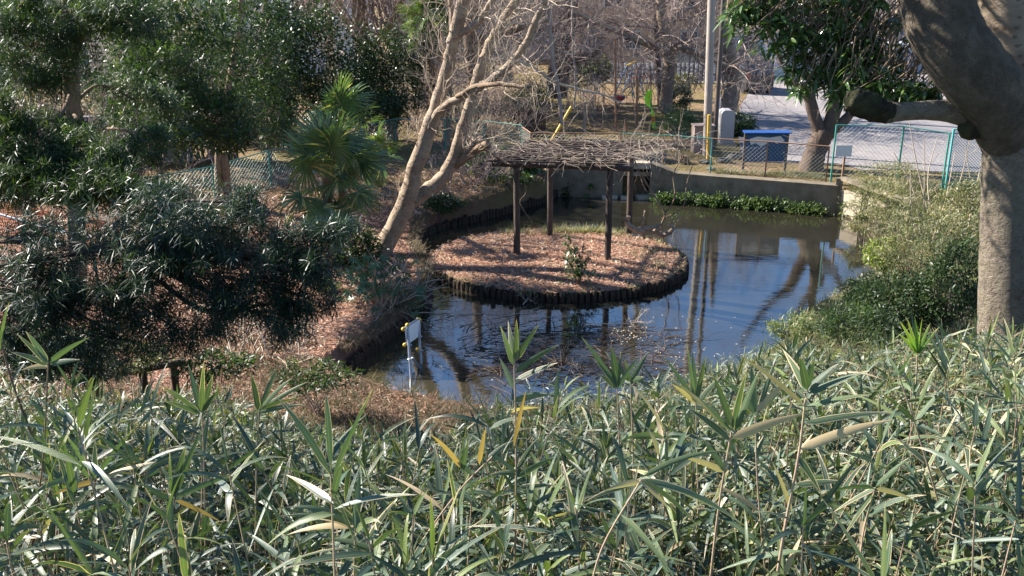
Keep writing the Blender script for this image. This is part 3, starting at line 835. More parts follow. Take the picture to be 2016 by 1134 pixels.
# ------------------------------------------------------------------ bare trees
LS = 1.0
def limb(g, path, n=10, sub=5, lump=0.02):
    """path rows: u, v, y, radius in photo pixels"""
    q = np.array([[*P(u, v, y=y), r*y/FPX*LS] for u, v, y, r in path])
    s = smooth_path(q, sub)
    if LS < 1: s[1:-1, :3] += rng.normal(size=(len(s)-2, 3))*.012
    tube(g, s[:, :3], np.maximum(s[:, 3], 0.002), n, lump=lump)
    return s
def twigs(g, p0, d0, L, r, depth, nchild=5, jit=0.16, n=4, spread=0.7, up=0.08):
    k = 6 if depth > 0 else 4
    pts = [np.array(p0, float)]; d = unit(np.array(d0, float))
    for i in range(k):
        d = unit(d + rng.normal(size=3)*jit + np.array([0, 0, up*0.5]))
        pts.append(pts[-1]+d*L/k)
    pts = np.array(pts)
    tube(g, pts, np.linspace(r, r*0.4, k+1), n if r > 0.006 else 3, cap=False)
    if depth <= 0: return
    for c in range(nchild):
        t_ = 0.2+0.8*rng.random(); i = min(int(t_*k), k-1); f = t_*k-i
        q = pts[i]*(1-f)+pts[i+1]*f
        dd = unit(pts[i+1]-pts[i]); s_ = rng.normal(size=3); s_ -= dd*np.dot(s_, dd)
        nd = unit(dd*(1-spread*0.5)+unit(s_)*spread+np.array([0, 0, up]))
        twigs(g, q, nd, L*(0.45+0.25*rng.random()), r*0.5, depth-1, nchild, jit, n, spread, up)
def side_twigs(g, s, cnt, L, r, depth, nchild, t0=0.3, spread=0.9, up=0.1, jit=0.18, bias=None):
    for c in range(cnt):
        t_ = t0+(1-t0)*rng.random(); i = int(t_*(len(s)-2))
        dd = unit(s[i+1, :3]-s[i, :3]); q = rng.normal(size=3); q -= dd*np.dot(q, dd)
        nd = dd*0.4+unit(q)*spread+np.array([0, 0, up])
        if bias is not None: nd = nd+np.array(bias)
        twigs(g, s[i, :3], nd, L*(0.6+0.7*rng.random()), min(r, s[i, 3]*0.6), depth, nchild, jit, 4, 0.8, up)

LS = 0.80
lt = thing('leaning_tree', PG(745, 505), 'large pale-barked leafless tree leaning right from the left bank, forked low', 'tree')
g = G()
t1 = limb(g, [(732, 548, 23.3, 44), (746, 510, 23.3, 30), (775, 450, 23.3, 24), (800, 398, 23.3, 24), (818, 330, 23.2, 20), (840, 268, 23.1, 19), (858, 215, 23.0, 17), (880, 140, 22.8, 16), (890, 90, 22.7, 14), (905, 30, 22.5, 16), (925, -60, 22.3, 12), (940, -160, 22.0, 9), (960, -300, 22, 4)], 14)
g.build('trunk', M['bark_pale'], lt, smooth=True)
def part_limb(name, path, mat='bark_pale', n=10):
    g = G(); s = limb(g, path, n); g.build(name, M[mat], lt, smooth=True); return s
t2 = part_limb('limb', [(795, 408, 23.3, 16), (830, 385, 23.4, 18), (870, 350, 23.5, 17), (893, 315, 23.5, 17), (905, 275, 23.4, 15), (925, 210, 23.3, 14), (945, 140, 23.2, 13), (965, 85, 23.1, 12), (995, 35, 23.0, 12), (1020, -10, 22.9, 10), (1050, -120, 22.8, 7), (1060, -260, 22.6, 3)])
t3 = part_limb('limb', [(850, 238, 23.1, 10), (872, 212, 22.6, 10), (915, 188, 22.2, 10), (960, 162, 22.0, 10), (1000, 130, 21.8, 9), (1035, 85, 21.5, 9), (1055, 40, 21.3, 8), (1075, 0, 21.2, 6), (1095, -60, 21, 4)])
t4 = part_limb('limb', [(897, 325, 23.5, 12), (918, 310, 23.3, 11), (940, 292, 23.1, 10), (962, 282, 22.9, 10)], 'bark_brown')
t5 = part_limb('limb', [(903, 300, 23.5, 10), (925, 290, 23.8, 8), (948, 272, 24.2, 7)], 'bark_brown')
t6 = part_limb('limb', [(905, 65, 22.6, 10), (935, 50, 22.3, 8), (958, 20, 22.0, 7), (985, -40, 21.7, 5), (1010, -120, 21, 3)])
t7 = part_limb('limb', [(890, 110, 22.8, 8), (890, 40, 22.9, 7), (884, -20, 23.0, 6), (870, -90, 23, 4)])
t8 = part_limb('hanging_branch', [(1078, -80, 21.6, 3), (1082, 0, 21.6, 5), (1083, 60, 21.6, 5), (1090, 130, 21.5, 5), (1100, 180, 21.5, 5), (1106, 245, 21.4, 4.5)], 'twig', 8)
t9 = part_limb('hanging_branch', [(1130, -60, 21.8, 2), (1127, 20, 21.8, 2.5), (1126, 80, 21.7, 2.5), (1133, 150, 21.7, 2.5), (1130, 215, 21.7, 2)], 'twig', 6)
t10 = part_limb('limb', [(900, 190, 22.1, 6), (930, 172, 21.5, 6), (975, 165, 20.9, 6), (1035, 170, 20.4, 5)], 'bark_brown')
t11 = part_limb('limb', [(1018, 118, 21.7, 5), (1060, 140, 21.9, 4), (1100, 165, 22.0, 3.5), (1180, 185, 22.0, 2.5), (1230, 205, 22.0, 1.5)], 'twig_pale', 6)
g = G()
for s, c, L in ((t1, 15, 1.6), (t2, 18, 1.5), (t3, 16, 1.3), (t6, 8, 1.2), (t7, 8, 1.2)):
    side_twigs(g, s, c, L, 0.014, 2, 4, 0.42, up=0.15)
for s, c, L in ((t4, 7, 0.8), (t5, 9, 0.9)):
    side_twigs(g, s, c, L, 0.014, 2, 4, 0.4, up=0.25)
side_twigs(g, t8, 4, 0.5, 0.006, 1, 2, 0.3, up=-0.1); side_twigs(g, t9, 8, 0.5, 0.005, 1, 3, 0.3, up=-0.1)
side_twigs(g, t10, 8, 0.7, 0.008, 2, 4, 0.3, up=0.05); side_twigs(g, t11, 14, 0.9, 0.006, 1, 4, 0.1, up=0.0)
side_twigs(g, t1, 6, 1.0, 0.015, 2, 5, 0.1, up=0.2, bias=(-0.6, 0, 0))
tag(g.build('twigs', M['twig_pale'], lt), kind='stuff')
LS = 1.0

# ------------------------------------------------------------------ palms
def fan_leaf_bm(g, petiole, Rf, nseg=30, spread=R(150), droop=0.25, fold=0.5):
    """fan palm frond along +X from the origin"""
    pp = smooth_path([(0, 0, 0), (petiole*0.5, 0, petiole*0.10), (petiole, 0, petiole*0.06)], 4)
    tube(g, pp, np.linspace(0.013, 0.008, len(pp)), 5, cap=False, rnd=0.3)
    a = np.linspace(-spread, spread, nseg)
    d = np.stack([np.cos(a), np.sin(a), 0.22*np.abs(np.cos(a*0.5))+0.05*rng.normal(size=nseg)], 1)
    base = np.tile(pp[-1], (nseg, 1))
    leaves(g, base, d, Rf*(1-0.18*np.abs(a/spread))*(0.93+0.1*rng.random(nseg)), Rf*0.065, droop=droop+0.3*rng.random(nseg), fold=0.5, nseg=4, prof='strap', cols=3)
fan_meshes = []
def fan_variants(root):
    pass
def palm(name, base, top, r, nfr, Rf, label, seed_tilt=0, group=None, drooping=6, crown_only=False):
    base = np.array(base, float); top = np.array(top, float)
    t = thing(name, base, label, 'palm tree', group)
    g = G(); s = smooth_path([base-(0, 0, .1), base*0.6+top*0.4+rng.normal(size=3)*0.04, top], 5)
    tube(g, s, np.linspace(r*0.9, r*1.15, len(s)), 10, lump=0.06)
    g.build('trunk', M['fibre'], t, smooth=True)
    g = G()
    k = 160
    tt = rng.random(k)**0.5; a = rng.random(k)*2*math.pi
    pp = base[None]*(1-tt[:, None])+top[None]*tt[:, None]+np.stack([np.cos(a), np.sin(a), 0*a], 1)*r*1.05
    leaves(g, pp, np.stack([np.cos(a)*0.5, np.sin(a)*0.5, -0.8+0*a], 1), 0.16, 0.02, 0.2, nseg=2, prof='straw', cols=2)
    tag(g.build('fibre', M['fibre'], t), kind='stuff')
    if not fan_meshes:
        for vv in range(4):
            g = G(); fan_leaf_bm(g, 0.62, 0.60, spread=R(115+15*vv), droop=0.15+0.12*vv)
            me = g.build('frond', M['palm'], t); fan_meshes.append(me.data)
            me.data.transform(__import__('mathutils').Matrix.Translation(Vector(WL[t.name])))
            bpy.data.objects.remove(me)
    for k in range(nfr):
        az = k*2.39996+rng.random()*0.4
        el = R(80) - (k/(nfr-1))*R(118) + rng.normal()*0.1
        roll = rng.normal()*0.4
        o = bpy.data.objects.new('frond', fan_meshes[k % 4]); COL.objects.link(o); o.parent = t
        o.location = top - WL[t.name] - np.array([0, 0, 0.012*k]); o.rotation_euler = (roll, -el, az)
        s_ = Rf/0.55*(0.85+0.25*rng.random()); o.scale = (s_, s_, s_)
    for k in range(drooping):
        az = k*2*math.pi/drooping + 0.5
        o = bpy.data.objects.new('frond', fan_meshes[3]); COL.objects.link(o); o.parent = t
        o.location = top - WL[t.name] - np.array([0, 0, 0.25]); o.rotation_euler = (0.4, R(62+rng.random()*15), az)
        s_ = Rf/0.55*0.9; o.scale = (s_, s_, s_)
    return t
b1 = P(660, 470, y=22.6); b1[2] = gz1(b1[0], b1[1])
palm('fan_palm', b1, P(672, 255, y=22.6), 0.10, 14, 0.60, 'tall fan palm whose bright crown stands above the others left of the leaning tree')
b2 = P(640, 480, y=21.2); b2[2] = gz1(b2[0], b2[1])
palm('fan_palm', b2, P(645, 350, y=21.2), 0.10, 17, 0.70, 'lower fan palm with drooping dark and yellowing fronds in front of the tall one', drooping=9)
b3 = P(735, 330, y=30); b3[2] = gz1(b3[0], b3[1])
palm('fan_palm', b3, P(737, 300, y=25.0), 0.07, 12, 0.40, 'small dark fan palm just behind the leaning trunk beside the green fence', drooping=3)
b4 = P(858, 250, y=38); b4[2] = gz1(b4[0], b4[1])
palm('fan_palm', b4, P(845, 40, y=38), 0.13, 26, 0.62, 'distant fan palm with a shaggy brown trunk at the top behind the leaning tree', drooping=8)
o = thing('yellow_fronds', P(565, 430, y=21.5), 'fading yellow palm frond lying at the foot of the fan palms', 'palm frond')
g = G(); k = 26; a = rng.random(k)*1.6+2.2
leaves(g, np.tile(P(590, 400, y=21.3), (k, 1)), np.stack([np.cos(a), rng.normal(size=k)*.3, -0.7-0.4*rng.random(k)], 1), 0.5, 0.03, 0.2, nseg=3, prof='strap')
g.build('leaflets', M['palm_yellow'], o)

# ------------------------------------------------------------------ foliage crowns
def blob_leaves(g, c, rad, n, L, W, nclump=40, sig=0.16, nseg=2, prof='oval', cols=2, droop=0.15, shell=0.55, up=0.25, squash=None):
    c = np.array(c, float); rad = np.array(rad, float)
    cl = rdir(nclump)*(shell+(1-shell)*rng.random(nclump)[:, None]**0.6)
    idx = rng.integers(0, nclump, n)
    q = cl[idx]+rng.normal(size=(n, 3))*sig
    p = c + q*rad
    d = unit(cl[idx]*0.7+rng.normal(size=(n, 3))*0.75+np.array([0, 0, up]))
    rc = rng.random(nclump)[idx]*0.45+rng.random(n)*0.55
    leaves(g, p, d, L*(0.7+0.6*rng.random(n)), W, droop, 0.25, roll=rng.normal(size=n)*0.8, rnd=rc, nseg=nseg, prof=prof, cols=cols)
    return c + cl*rad
def whorls(g, p, ax, L, W, nl=18, nseg=2, cols=2, rnd=None):
    """tufts of narrow leaves round each twig tip"""
    k = len(p); ax = unit(ax)
    up = np.tile([0.1, 0.2, 1.0], (k, 1)); s_ = unit(np.cross(ax, up)); u_ = np.cross(s_, ax)
    a = (np.arange(nl)*2.4)[None, :]+rng.random((k, 1))*6
    f = np.linspace(-0.15, 0.9, nl)[None, :]+rng.normal(size=(k, nl))*0.15
    d = ax[:, None]*f[..., None]+s_[:, None]*np.cos(a)[..., None]+u_[:, None]*np.sin(a)[..., None]
    d = d + rng.normal(size=d.shape)*0.12
    base = p[:, None]+ax[:, None]*(np.linspace(-0.55, 0.05, nl)[None, :, None]*L)
    kk = k*nl
    rn = np.repeat(rng.random(k)*0.75, nl)+rng.random(kk)*0.25 if rnd is None else np.repeat(rnd, nl)
    leaves(g, base.reshape(-1, 3), d.reshape(-1, 3), L*(0.75+0.45*rng.random(kk)), W, 0.08+0.12*rng.random(kk), 0.2, roll=rng.normal(size=kk)*0.5, rnd=rn, nseg=nseg, prof='blade', cols=cols)
def podo_spray(gl, gb, root, blobs, L, W, nl, seg=2, per_twig=7, br=0.05, cols=2, sp=.13):
    """branches from root to each blob, carrying twigs with whorls"""
    for (c, rad, ntw) in blobs:
        c = np.array(c, float); rad = np.array(rad, float)
        mid = (root+c)/2 + rng.normal(size=3)*0.15
        s = smooth_path([root, mid, c], 5)
        tube(gb, s, np.linspace(br, br*0.35, len(s)), 6, cap=False)
        dirs = rdir(ntw)*(0.35+0.65*rng.random(ntw)[:, None]**0.5)
        tip = c + dirs*rad
        for t_ in tip:
            st = s[rng.integers(len(s)//2, len(s))]
            m_ = (st+t_)/2+rng.normal(size=3)*0.06*rad.max()
            tw = smooth_path([st, m_, t_], 3)
            tube(gb, tw, np.linspace(br*0.25, br*0.07, len(tw)), 3, cap=False)
        # whorls along the outer part of each twig
        rep = np.repeat(np.arange(ntw), per_twig)
        q = tip[rep]+rng.normal(size=(len(rep), 3))*np.array([1, 1, .55])*rad.max()*sp
        axd = unit(dirs[rep]*0.6+rng.normal(size=(len(rep), 3))*0.6+np.array([0, 0, 0.45]))
        whorls(gl, q, axd, L, W, nl, seg, cols)

# near podocarpus branch hanging in from the left, at about 8-10 m
nt_ = thing('podocarpus', (-6.2, 9.6, gz1(-6.2, 9.6)), 'nearest dark podocarpus whose needle-leaved boughs spread over the lower left', 'tree')
gl, gb = G(), G()
tr = smooth_path([(-6.2, 9.6, gz1(-6.2, 9.6)-0.2), (-6.1, 9.6, 4.0), (-6.3, 9.8, 6.4), (-6.4, 9.8, 9.0)], 5)
g = G(); tube(g, tr, np.linspace(0.14, 0.08, len(tr)), 10, lump=0.04); g.build('trunk', M['bark_brown'], nt_, smooth=True)
NB = [(60, 640, 9.2, 75, 60, 26), (70, 560, 9.0, 90, 60, 30), (180, 600, 9.0, 110, 70, 34), (110, 470, 9.2, 120, 50, 24),
      (300, 560, 8.8, 110, 80, 34), (250, 470, 9.0, 110, 60, 34), (350, 470, 8.8, 110, 60, 40), (330, 400, 9.2, 80, 40, 22),
      (440, 450, 8.6, 100, 55, 34), (430, 540, 8.6, 95, 70, 30), (540, 520, 8.4, 80, 60, 24), (590, 580, 8.4, 55, 70, 16), (520, 600, 8.4, 85, 40, 18),
      (600, 480, 8.4, 70, 45, 16), (640, 440, 8.3, 55, 25, 8), (230, 660, 9.0, 120, 45, 22), (350, 650, 8.8, 70, 45, 14), (130, 690, 9.2, 130, 35, 18), (480, 400, 8.8, 45, 30, 7), (60, 705, 9.0, 90, 30, 14), (190, 715, 9.4, 90, 28, 14), (620, 560, 8.5, 50, 60, 10), (560, 640, 8.8, 60, 30, 8), (450, 620, 8.8, 70, 40, 10), (60, 560, 8.6, 80, 70, 16)]
rootp = np.array([-6.2, 9.6, 4.6])
for (u_, v_, y_, ru, rv, n_) in NB:
    c = P(u_, v_, y=y_)
    podo_spray(gl, gb, rootp if u_ < 300 else P(250, 500, y=9.2), [(c, (ru*y_/FPX, ru*y_/FPX*0.9, rv*y_/FPX), n_)], 0.125, 0.0115, 18, 2, 6, br=0.030, sp=.22)
for (c, n_) in (((-6.2, 9.0, 9.2), 40), ((-5.0, 8.4, 8.9), 36), ((-6.6, 7.6, 9.3), 36), ((-4.6, 9.8, 9.4), 26), ((-7.5, 9.0, 8.2), 30), ((-6.0, 5.4, 8.7), 70), ((-5.0, 6.6, 8.5), 50), ((-5.3, 4.2, 8.3), 50), ((-7.2, 6.4, 9.6), 40), ((-4.4, 4.9, 9.4), 30)):  # unseen boughs above the frame, added to shade the left bamboo
    podo_spray(gl, gb, np.array([-6.4, 9.8, 8.6]), [(np.array(c), (1.3, 1.2, .8), n_)], 0.15, 0.016, 14, 1, 6, br=.03)
tag(gl.build('foliage', M['podo'], nt_), kind='stuff'); gb.build('boughs', M['bark_dark'], nt_)
# sunlit upper boughs of a second one, further left and back
n2_ = thing('podocarpus', (-7.6, 14.0, gz1(-7.6, 14.0)), 'podocarpus with silvery sunlit boughs at the left edge and a knotted brown trunk', 'tree')
gl, gb = G(), G()
g = G()
tp = smooth_path([P(150, 620, y=14), P(150, 420, y=14), P(147, 260, y=14), P(140, 180, y=14), P(140, 90, y=14), P(135, -40, y=14)], 5)
tube(g, tp, np.linspace(0.15, 0.10, len(tp)), 10, lump=0.05)
tube(g, smooth_path([P(140, 120, y=14), P(160, 70, y=13.8), P(190, 20, y=13.6), P(210, -60, y=13.4)], 4), np.linspace(0.07, 0.05, 13), 8)
g.build('trunk', M['bark_brown'], n2_, smooth=True)
SB = [(60, 90, 13.5, 110, 60, 34), (150, 20, 13.5, 120, 40, 30), (30, 20, 13, 60, 50, 16), (90, 160, 13.5, 60, 30, 12), (240, 30, 13, 80, 40, 22),
      (60, 290, 12, 90, 50, 34), (170, 300, 12, 90, 50, 30), (60, 360, 11.5, 100, 50, 36), (200, 360, 11.5, 110, 40, 38), (20, 230, 12, 60, 40, 14), (300, 290, 12.5, 60, 40, 12), (120, 250, 12.5, 60, 30, 10), (270, 200, 14.5, 70, 80, 22)]
for (u_, v_, y_, ru, rv, n_) in SB:
    c = P(u_, v_, y=y_); podo_spray(gl, gb, tp[max(0, min(len(tp)-1, int(np.argmin(abs(tp[:, 2]-c[2])))))], [(c, (ru*y_/FPX, ru*y_/FPX*0.8, rv*y_/FPX), n_)], 0.13, 0.015, 14, 2, 13, br=0.03, sp=.2)
tag(gl.build('foliage', M['podo_far'], n2_), kind='stuff'); gb.build('boughs', M['bark_brown'], n2_)
# third: double brown trunk at (435, 330)
b = PG(440, 405)
n3_ = thing('podocarpus', b, 'broad podocarpus on a double brown trunk beside the green fence, filling the upper left', 'tree')
g = G()
for (du, pth) in ((0, [(428, 410, 9), (430, 350, 8), (432, 290, 8), (445, 200, 7), (470, 60, 6), (480, -80, 5)]), (1, [(450, 410, 9), (446, 350, 8), (438, 300, 8), (400, 200, 7), (360, 80, 6), (330, -60, 5)])):
    q = np.array([[*P(u_, v_, y=b[1]), r_*b[1]/FPX] for u_, v_, r_ in pth]); s = smooth_path(q, 4); tube(g, s[:, :3], s[:, 3], 8, lump=0.04)
g.build('trunk', M['bark_brown'], n3_, smooth=True)
gl, gb = G(), G()
TB = [(300, 60, 22, 80, 60, 26), (380, 40, 23, 90, 60, 30), (480, 60, 31, 70, 70, 26), (330, 140, 21, 70, 50, 26), (400, 130, 23, 80, 60, 28), (480, 150, 29, 70, 60, 26),
      (290, 230, 20, 70, 40, 20), (360, 220, 21, 70, 45, 26), (430, 230, 22, 80, 45, 30), (520, 210, 28, 60, 50, 20), (330, 280, 20, 70, 25, 16), (450, 270, 21, 50, 20, 12), (550, 260, 28, 45, 30, 10), (540, 120, 29, 30, 60, 10), (270, 0, 20, 90, 40, 20), (450, -20, 29, 90, 40, 22)]
for (u_, v_, y_, ru, rv, n_) in TB:
    c = P(u_, v_, y=y_); podo_spray(gl, gb, P(435, max(min(v_+40, 300), 40), y=b[1]), [(c, (ru*y_/FPX, ru*y_/FPX*1.2, rv*y_/FPX), n_)], 0.22, 0.045, 11, 1, 12, br=0.02, sp=.2)
    blob_leaves(gl, c, (ru*y_/FPX*1.1, ru*y_/FPX, rv*y_/FPX*1.1), int(46*n_), .19, .055, 40, .17, prof='blade')
tag(gl.build('foliage', M['podo_far'], n3_), kind='stuff'); gb.build('boughs', M['bark_brown'], n3_)
# small sprigs before the fence
def shrub(name, base, rad, n, L, W, mat, label, cat='shrub', group=None, nst=14, stemm='twig', nclump=40, hz=None, prof='oval', nseg=2, cols=2, sig=0.16, shell=0.55, up=0.25, kindstuff=True):
    base = np.array(base, float); rad = np.array(rad, float)
    c = base+np.array([0, 0, hz if hz is not None else rad[2]*0.95])
    t = thing(name, base, label, cat, group)
    g = G(); cl = blob_leaves(g, c, rad, n, L, W, nclump, sig, nseg, prof, cols, shell=shell, up=up)
    tag(g.build('foliage', M[mat], t), kind='stuff')
    g = G()
    for k in rng.permutation(len(cl))[:nst]:
        m_ = (base+cl[k])/2+np.array([0, 0, rad[2]*0.1])
        s = smooth_path([base+rng.normal(size=3)*np.array([.1, .1, 0])*rad, m_, cl[k]], 3)
        tube(g, s, np.linspace(0.02, 0.006, len(s))*max(rad[2], .5), 4, cap=False)
    g.build('stems', M[stemm], t)
    return t
gq = lambda u_, v_: PG(u_, v_)
p_ = gq(480, 430); shrub('sapling', p_, (1.0, .7, .75), 520, 0.12, 0.014, 'podo_far', 'thin leafy podocarpus saplings in front of the green fence', nst=24, prof='blade')

# ------------------------------------------------------------------ the large tree at the right edge
bt = thing('large_tree', (4.55, 8.3, gz1(4.55, 8.3)), 'massive grey-barked tree at the right edge with a curved limb and a sawn side branch', 'tree')
BY = 8.3
g = G()
limb(g, [(1992, 900, BY, 76), (1990, 700, BY, 66), (1988, 600, BY, 61), (1992, 430, BY, 59), (1998, 320, BY, 60), (2010, 240, BY, 66), (2022, 160, BY, 66)], 24, 6, 0.012)
g.build('trunk', M['bark_big'], bt, smooth=True)
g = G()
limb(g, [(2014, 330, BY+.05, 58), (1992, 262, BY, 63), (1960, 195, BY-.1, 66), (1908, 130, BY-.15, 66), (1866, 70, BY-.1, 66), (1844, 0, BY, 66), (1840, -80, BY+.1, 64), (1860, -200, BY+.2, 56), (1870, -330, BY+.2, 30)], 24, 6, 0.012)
g.build('limb', M['bark_limb_shaded'], bt, smooth=True)
g = G()
limb(g, [(2030, 240, BY+.45, 70), (2022, 150, BY+.5, 66), (1990, 60, BY+.55, 62), (1975, -30, BY+.6, 58), (1985, -140, BY+.7, 50), (1990, -300, BY+.7, 30)], 20, 5, 0.012)
g.build('limb', M['bark_pale'], bt, smooth=True)
g = G()
limb(g, [(1995, 275, BY+.05, 48), (1940, 238, BY+.05, 34), (1890, 221, BY, 25), (1840, 217, BY-.05, 20), (1790, 219, BY-.1, 18), (1740, 222, BY-.15, 21)], 16, 5, 0.02)
g.build('side_branch', M['bark_big'], bt, smooth=True)
g = G()
limb(g, [(1752, 222, BY-.14, 21), (1728, 217, BY-.16, 24), (1700, 205, BY-.18, 27), (1680, 196, BY-.2, 24), (1668, 190, BY-.2, 12)], 18, 6, 0.09)
g.build('branch_end', M['bark_moss'], bt, smooth=True)
g = G(); ball(g, P(1915, 252, y=BY-.05), 27*BY/FPX, 14, 9, (1, 1, 0.95), 0.25); g.build('burl', M['bark_moss'], bt, smooth=True)
g = G()
k = 1500                                     # ivy-like rough moss on the sawn end
c_ = P(1705, 208, y=BY-.18); 
gl, gb = G(), G()
CB = [(1475, 35, 9.5, 50, 36, 50), (1540, 68, 9.5, 55, 40, 70), (1600, 50, 9.6, 70, 60, 100), (1680, 60, 9.6, 70, 50, 100), (1565, 130, 9.4, 30, 30, 26), (1630, 130, 9.4, 60, 45, 90),
      (1700, 130, 9.2, 60, 45, 90), (1760, 170, 9.0, 60, 40, 90), (1810, 190, 8.8, 50, 26, 60), (1740, 90, 9.4, 50, 60, 60), (1500, 0, 9.7, 60, 30, 60), (1600, -10, 9.7, 90, 30, 80), (1700, 0, 9.7, 80, 40, 80), (1590, 170, 9.2, 26, 20, 14), (1660, 180, 9.1, 40, 25, 30), (1860, 150, 9.1, 30, 40, 20), (1450, 20, 9.7, 30, 30, 14)]
for (u_, v_, y_, ru, rv, n_) in CB:
    c = P(u_, v_, y=y_); s_ = y_/FPX
    for k in range(int(n_*.5)):
        d_ = rdir(1)[0]*rng.random()**0.4
        tip = c+d_*np.array([ru, ru, rv])*s_
        st = tip+np.array([.12, .05, .28])+rng.normal(size=3)*np.array([.12, .1, .06])
        q = smooth_path([st, (st+tip)/2+rng.normal(size=3)*.03, tip], 2)
        tube(gb, q, np.linspace(0.008, 0.003, len(q)), 4, cap=False)
        nl = 7; a = rng.random()*6+np.arange(nl)*2.4
        ax = unit(tip-st); 
        dd = np.stack([np.cos(a), np.sin(a), 0.1+0*a], 1)+ax*0.3+rng.normal(size=(nl, 3))*.45
        leaves(gl, tip+ax*np.linspace(-.05, .02, nl)[:, None], dd, 0.145*(0.7+.5*rng.random(nl)), 0.034, 0.25+.2*rng.random(nl), 0.25, roll=rng.normal(size=nl)*.5, rnd=rng.random()*0.6+rng.random(nl)*0.4, nseg=3, prof='oval', cols=3)
cr_ = G()  # unseen upper foliage, placed across the sun to shade the curved limb
for (c, rad, n_) in (((1.6, 9.2, 9.0), (1.9, 1.4, 1.0), 5200), ((3.0, 8.6, 9.6), (1.5, 1.3, .9), 3600), ((4.2, 9.5, 10.6), (2.2, 1.8, 1.2), 2200), ((2.2, 10.6, 9.4), (1.6, 1.2, .9), 1500)):
    blob_leaves(cr_, c, rad, n_, .15, .045, 60, .16)
tag(cr_.build('unseen_shade_crown', M['bigleaf'], bt), kind='stuff')
tag(gl.build('leafy_branches', M['bigleaf'], bt), kind='stuff')
tag(gb.build('twigs', M['bark_brown'], bt), kind='stuff')

# dark trunk in front of the road
bp = PG(1598, 334); Yd = bp[1]
dt = thing('dark_tree', bp, 'dark-trunked tree forking low beside the road, behind the rusty fence', 'tree')
g = G(); limb(g, [(1592, 345, Yd, 27), (1603, 310, Yd, 21), (1615, 275, Yd, 20), (1625, 255, Yd, 22)], 12, 5, .05); g.build('trunk', M['bark_dark'], dt, smooth=True)
gt = G()
for pth in ([(1618, 268, Yd, 15), (1605, 235, Yd, 13), (1592, 190, Yd, 12), (1570, 165, Yd, 9), (1548, 140, Yd, 6), (1530, 100, Yd, 5), (1510, 50, Yd, 3)],
            [(1628, 262, Yd, 15), (1640, 225, Yd, 14), (1650, 200, Yd, 11), (1632, 160, Yd, 7), (1615, 110, Yd, 5), (1590, 20, Yd, 3)],
            [(1640, 225, Yd, 12), (1642, 180, Yd, 9), (1648, 140, Yd, 8), (1660, 60, Yd, 5), (1670, -40, Yd, 3)],
            [(1630, 262, Yd, 12), (1660, 240, Yd, 10), (1680, 215, Yd, 8), (1700, 190, Yd, 6), (1740, 120, Yd, 5), (1780, 20, Yd, 3)]):
    g = G(); s = limb(g, pth, 8, 4, .04); g.build('limb', M['bark_dark'], dt, smooth=True)
    side_twigs(gt, s, 6, 1.3, 0.014, 2, 3, 0.3, up=0.1)
for k in range(10):
    st = P(1598+k, 250+rng.random()*40, y=Yd-0.3)
    tube(gt, wander(st, (-0.7, -.2, 0.5-0.8*rng.random()), 1.2, 7, 0.25), np.linspace(.012, .004, 8), 4, cap=False)
tag(gt.build('twigs', M['twig'], dt), kind='stuff')

# ------------------------------------------------------------------ background trees
def back_tree(name, path, label, nside, L, r, mat='bark_brown', depth=3, nchild=4, twm='twig', t0=0.25, limbs=(), group=None, up=.2):
    b = P(path[0][0], path[0][1], y=path[0][2]); b[2] = gz1(b[0], b[1])
    t = thing(name, b, label, 'tree', group)
    g = G(); s = limb(g, path, 10, 4, .03); g.build('trunk', M[mat], t, smooth=True)
    gt = G(); side_twigs(gt, s, nside, L, r, depth, nchild, t0, 0.9, up)
    for lp in limbs:
        g = G(); s2 = limb(g, lp, 8, 4, .03); g.build('limb', M[mat], t, smooth=True)
        side_twigs(gt, s2, max(6, int(nside*1.1)), L*.75, r*.7, depth, nchild, 0.2, 0.9, up)
    tag(gt.build('twigs', M[twm], t), kind='stuff')
    return t
back_tree('bare_tree', [(1432, 215, 42, 20), (1442, 180, 42, 15), (1448, 150, 42, 13), (1436, 110, 42, 12), (1432, 70, 42, 11), (1440, 10, 42, 9), (1450, -90, 42, 4)], 'bare tree with a pale crooked trunk just behind the grey utility cabinet', 7, 2.4, 0.04, 'bark_pale', up=-.05, t0=.35, limbs=([(1440, 160, 42, 8), (1425, 140, 42, 5), (1415, 100, 42, 4)],))
back_tree('bare_tree', [(1308, 222, 43, 15), (1313, 180, 43, 12), (1318, 130, 43, 12), (1312, 80, 43, 11), (1303, 30, 43, 10), (1295, -60, 43, 5)], 'tall bare tree with a smooth trunk right of the green flag', 12, 3.2, 0.05, 'bark_pale', up=-.05, t0=.35,
          limbs=([(1315, 100, 43, 8), (1270, 85, 42, 6), (1200, 55, 41, 5), (1120, 20, 40, 3)], [(1316, 95, 43, 7), (1360, 100, 42, 6), (1420, 125, 41, 4), (1470, 140, 41, 2)], [(1309, 60, 43, 7), (1340, 20, 43, 5), (1370, -60, 43, 3)]))
back_tree('bare_tree', [(1095, 190, 44, 22), (1103, 120, 44, 20), (1112, 60, 44, 19), (1120, 0, 44, 17), (1125, -120, 44, 10), (1130, -260, 44, 4)], 'dark thick trunk with a broken limb pointing right in front of the tan house', 16, 3.6, 0.05, 'bark_dark', up=0.0,
          limbs=([(1108, 130, 44, 8), (1135, 118, 43, 8), (1160, 108, 43, 8), (1184, 97, 42.5, 6)], [(1112, 60, 44, 9), (1070, 60, 43, 7), (1020, 90, 42, 4)]))
back_tree('bare_tree', [(848, 260, 46, 24), (850, 160, 46, 26), (852, 60, 46, 26), (850, -30, 46, 24), (855, -180, 46, 12)], 'very broad ivy-brown bare trunk at the top behind the distant palm', 16, 4.5, 0.07, 'bark_brown')
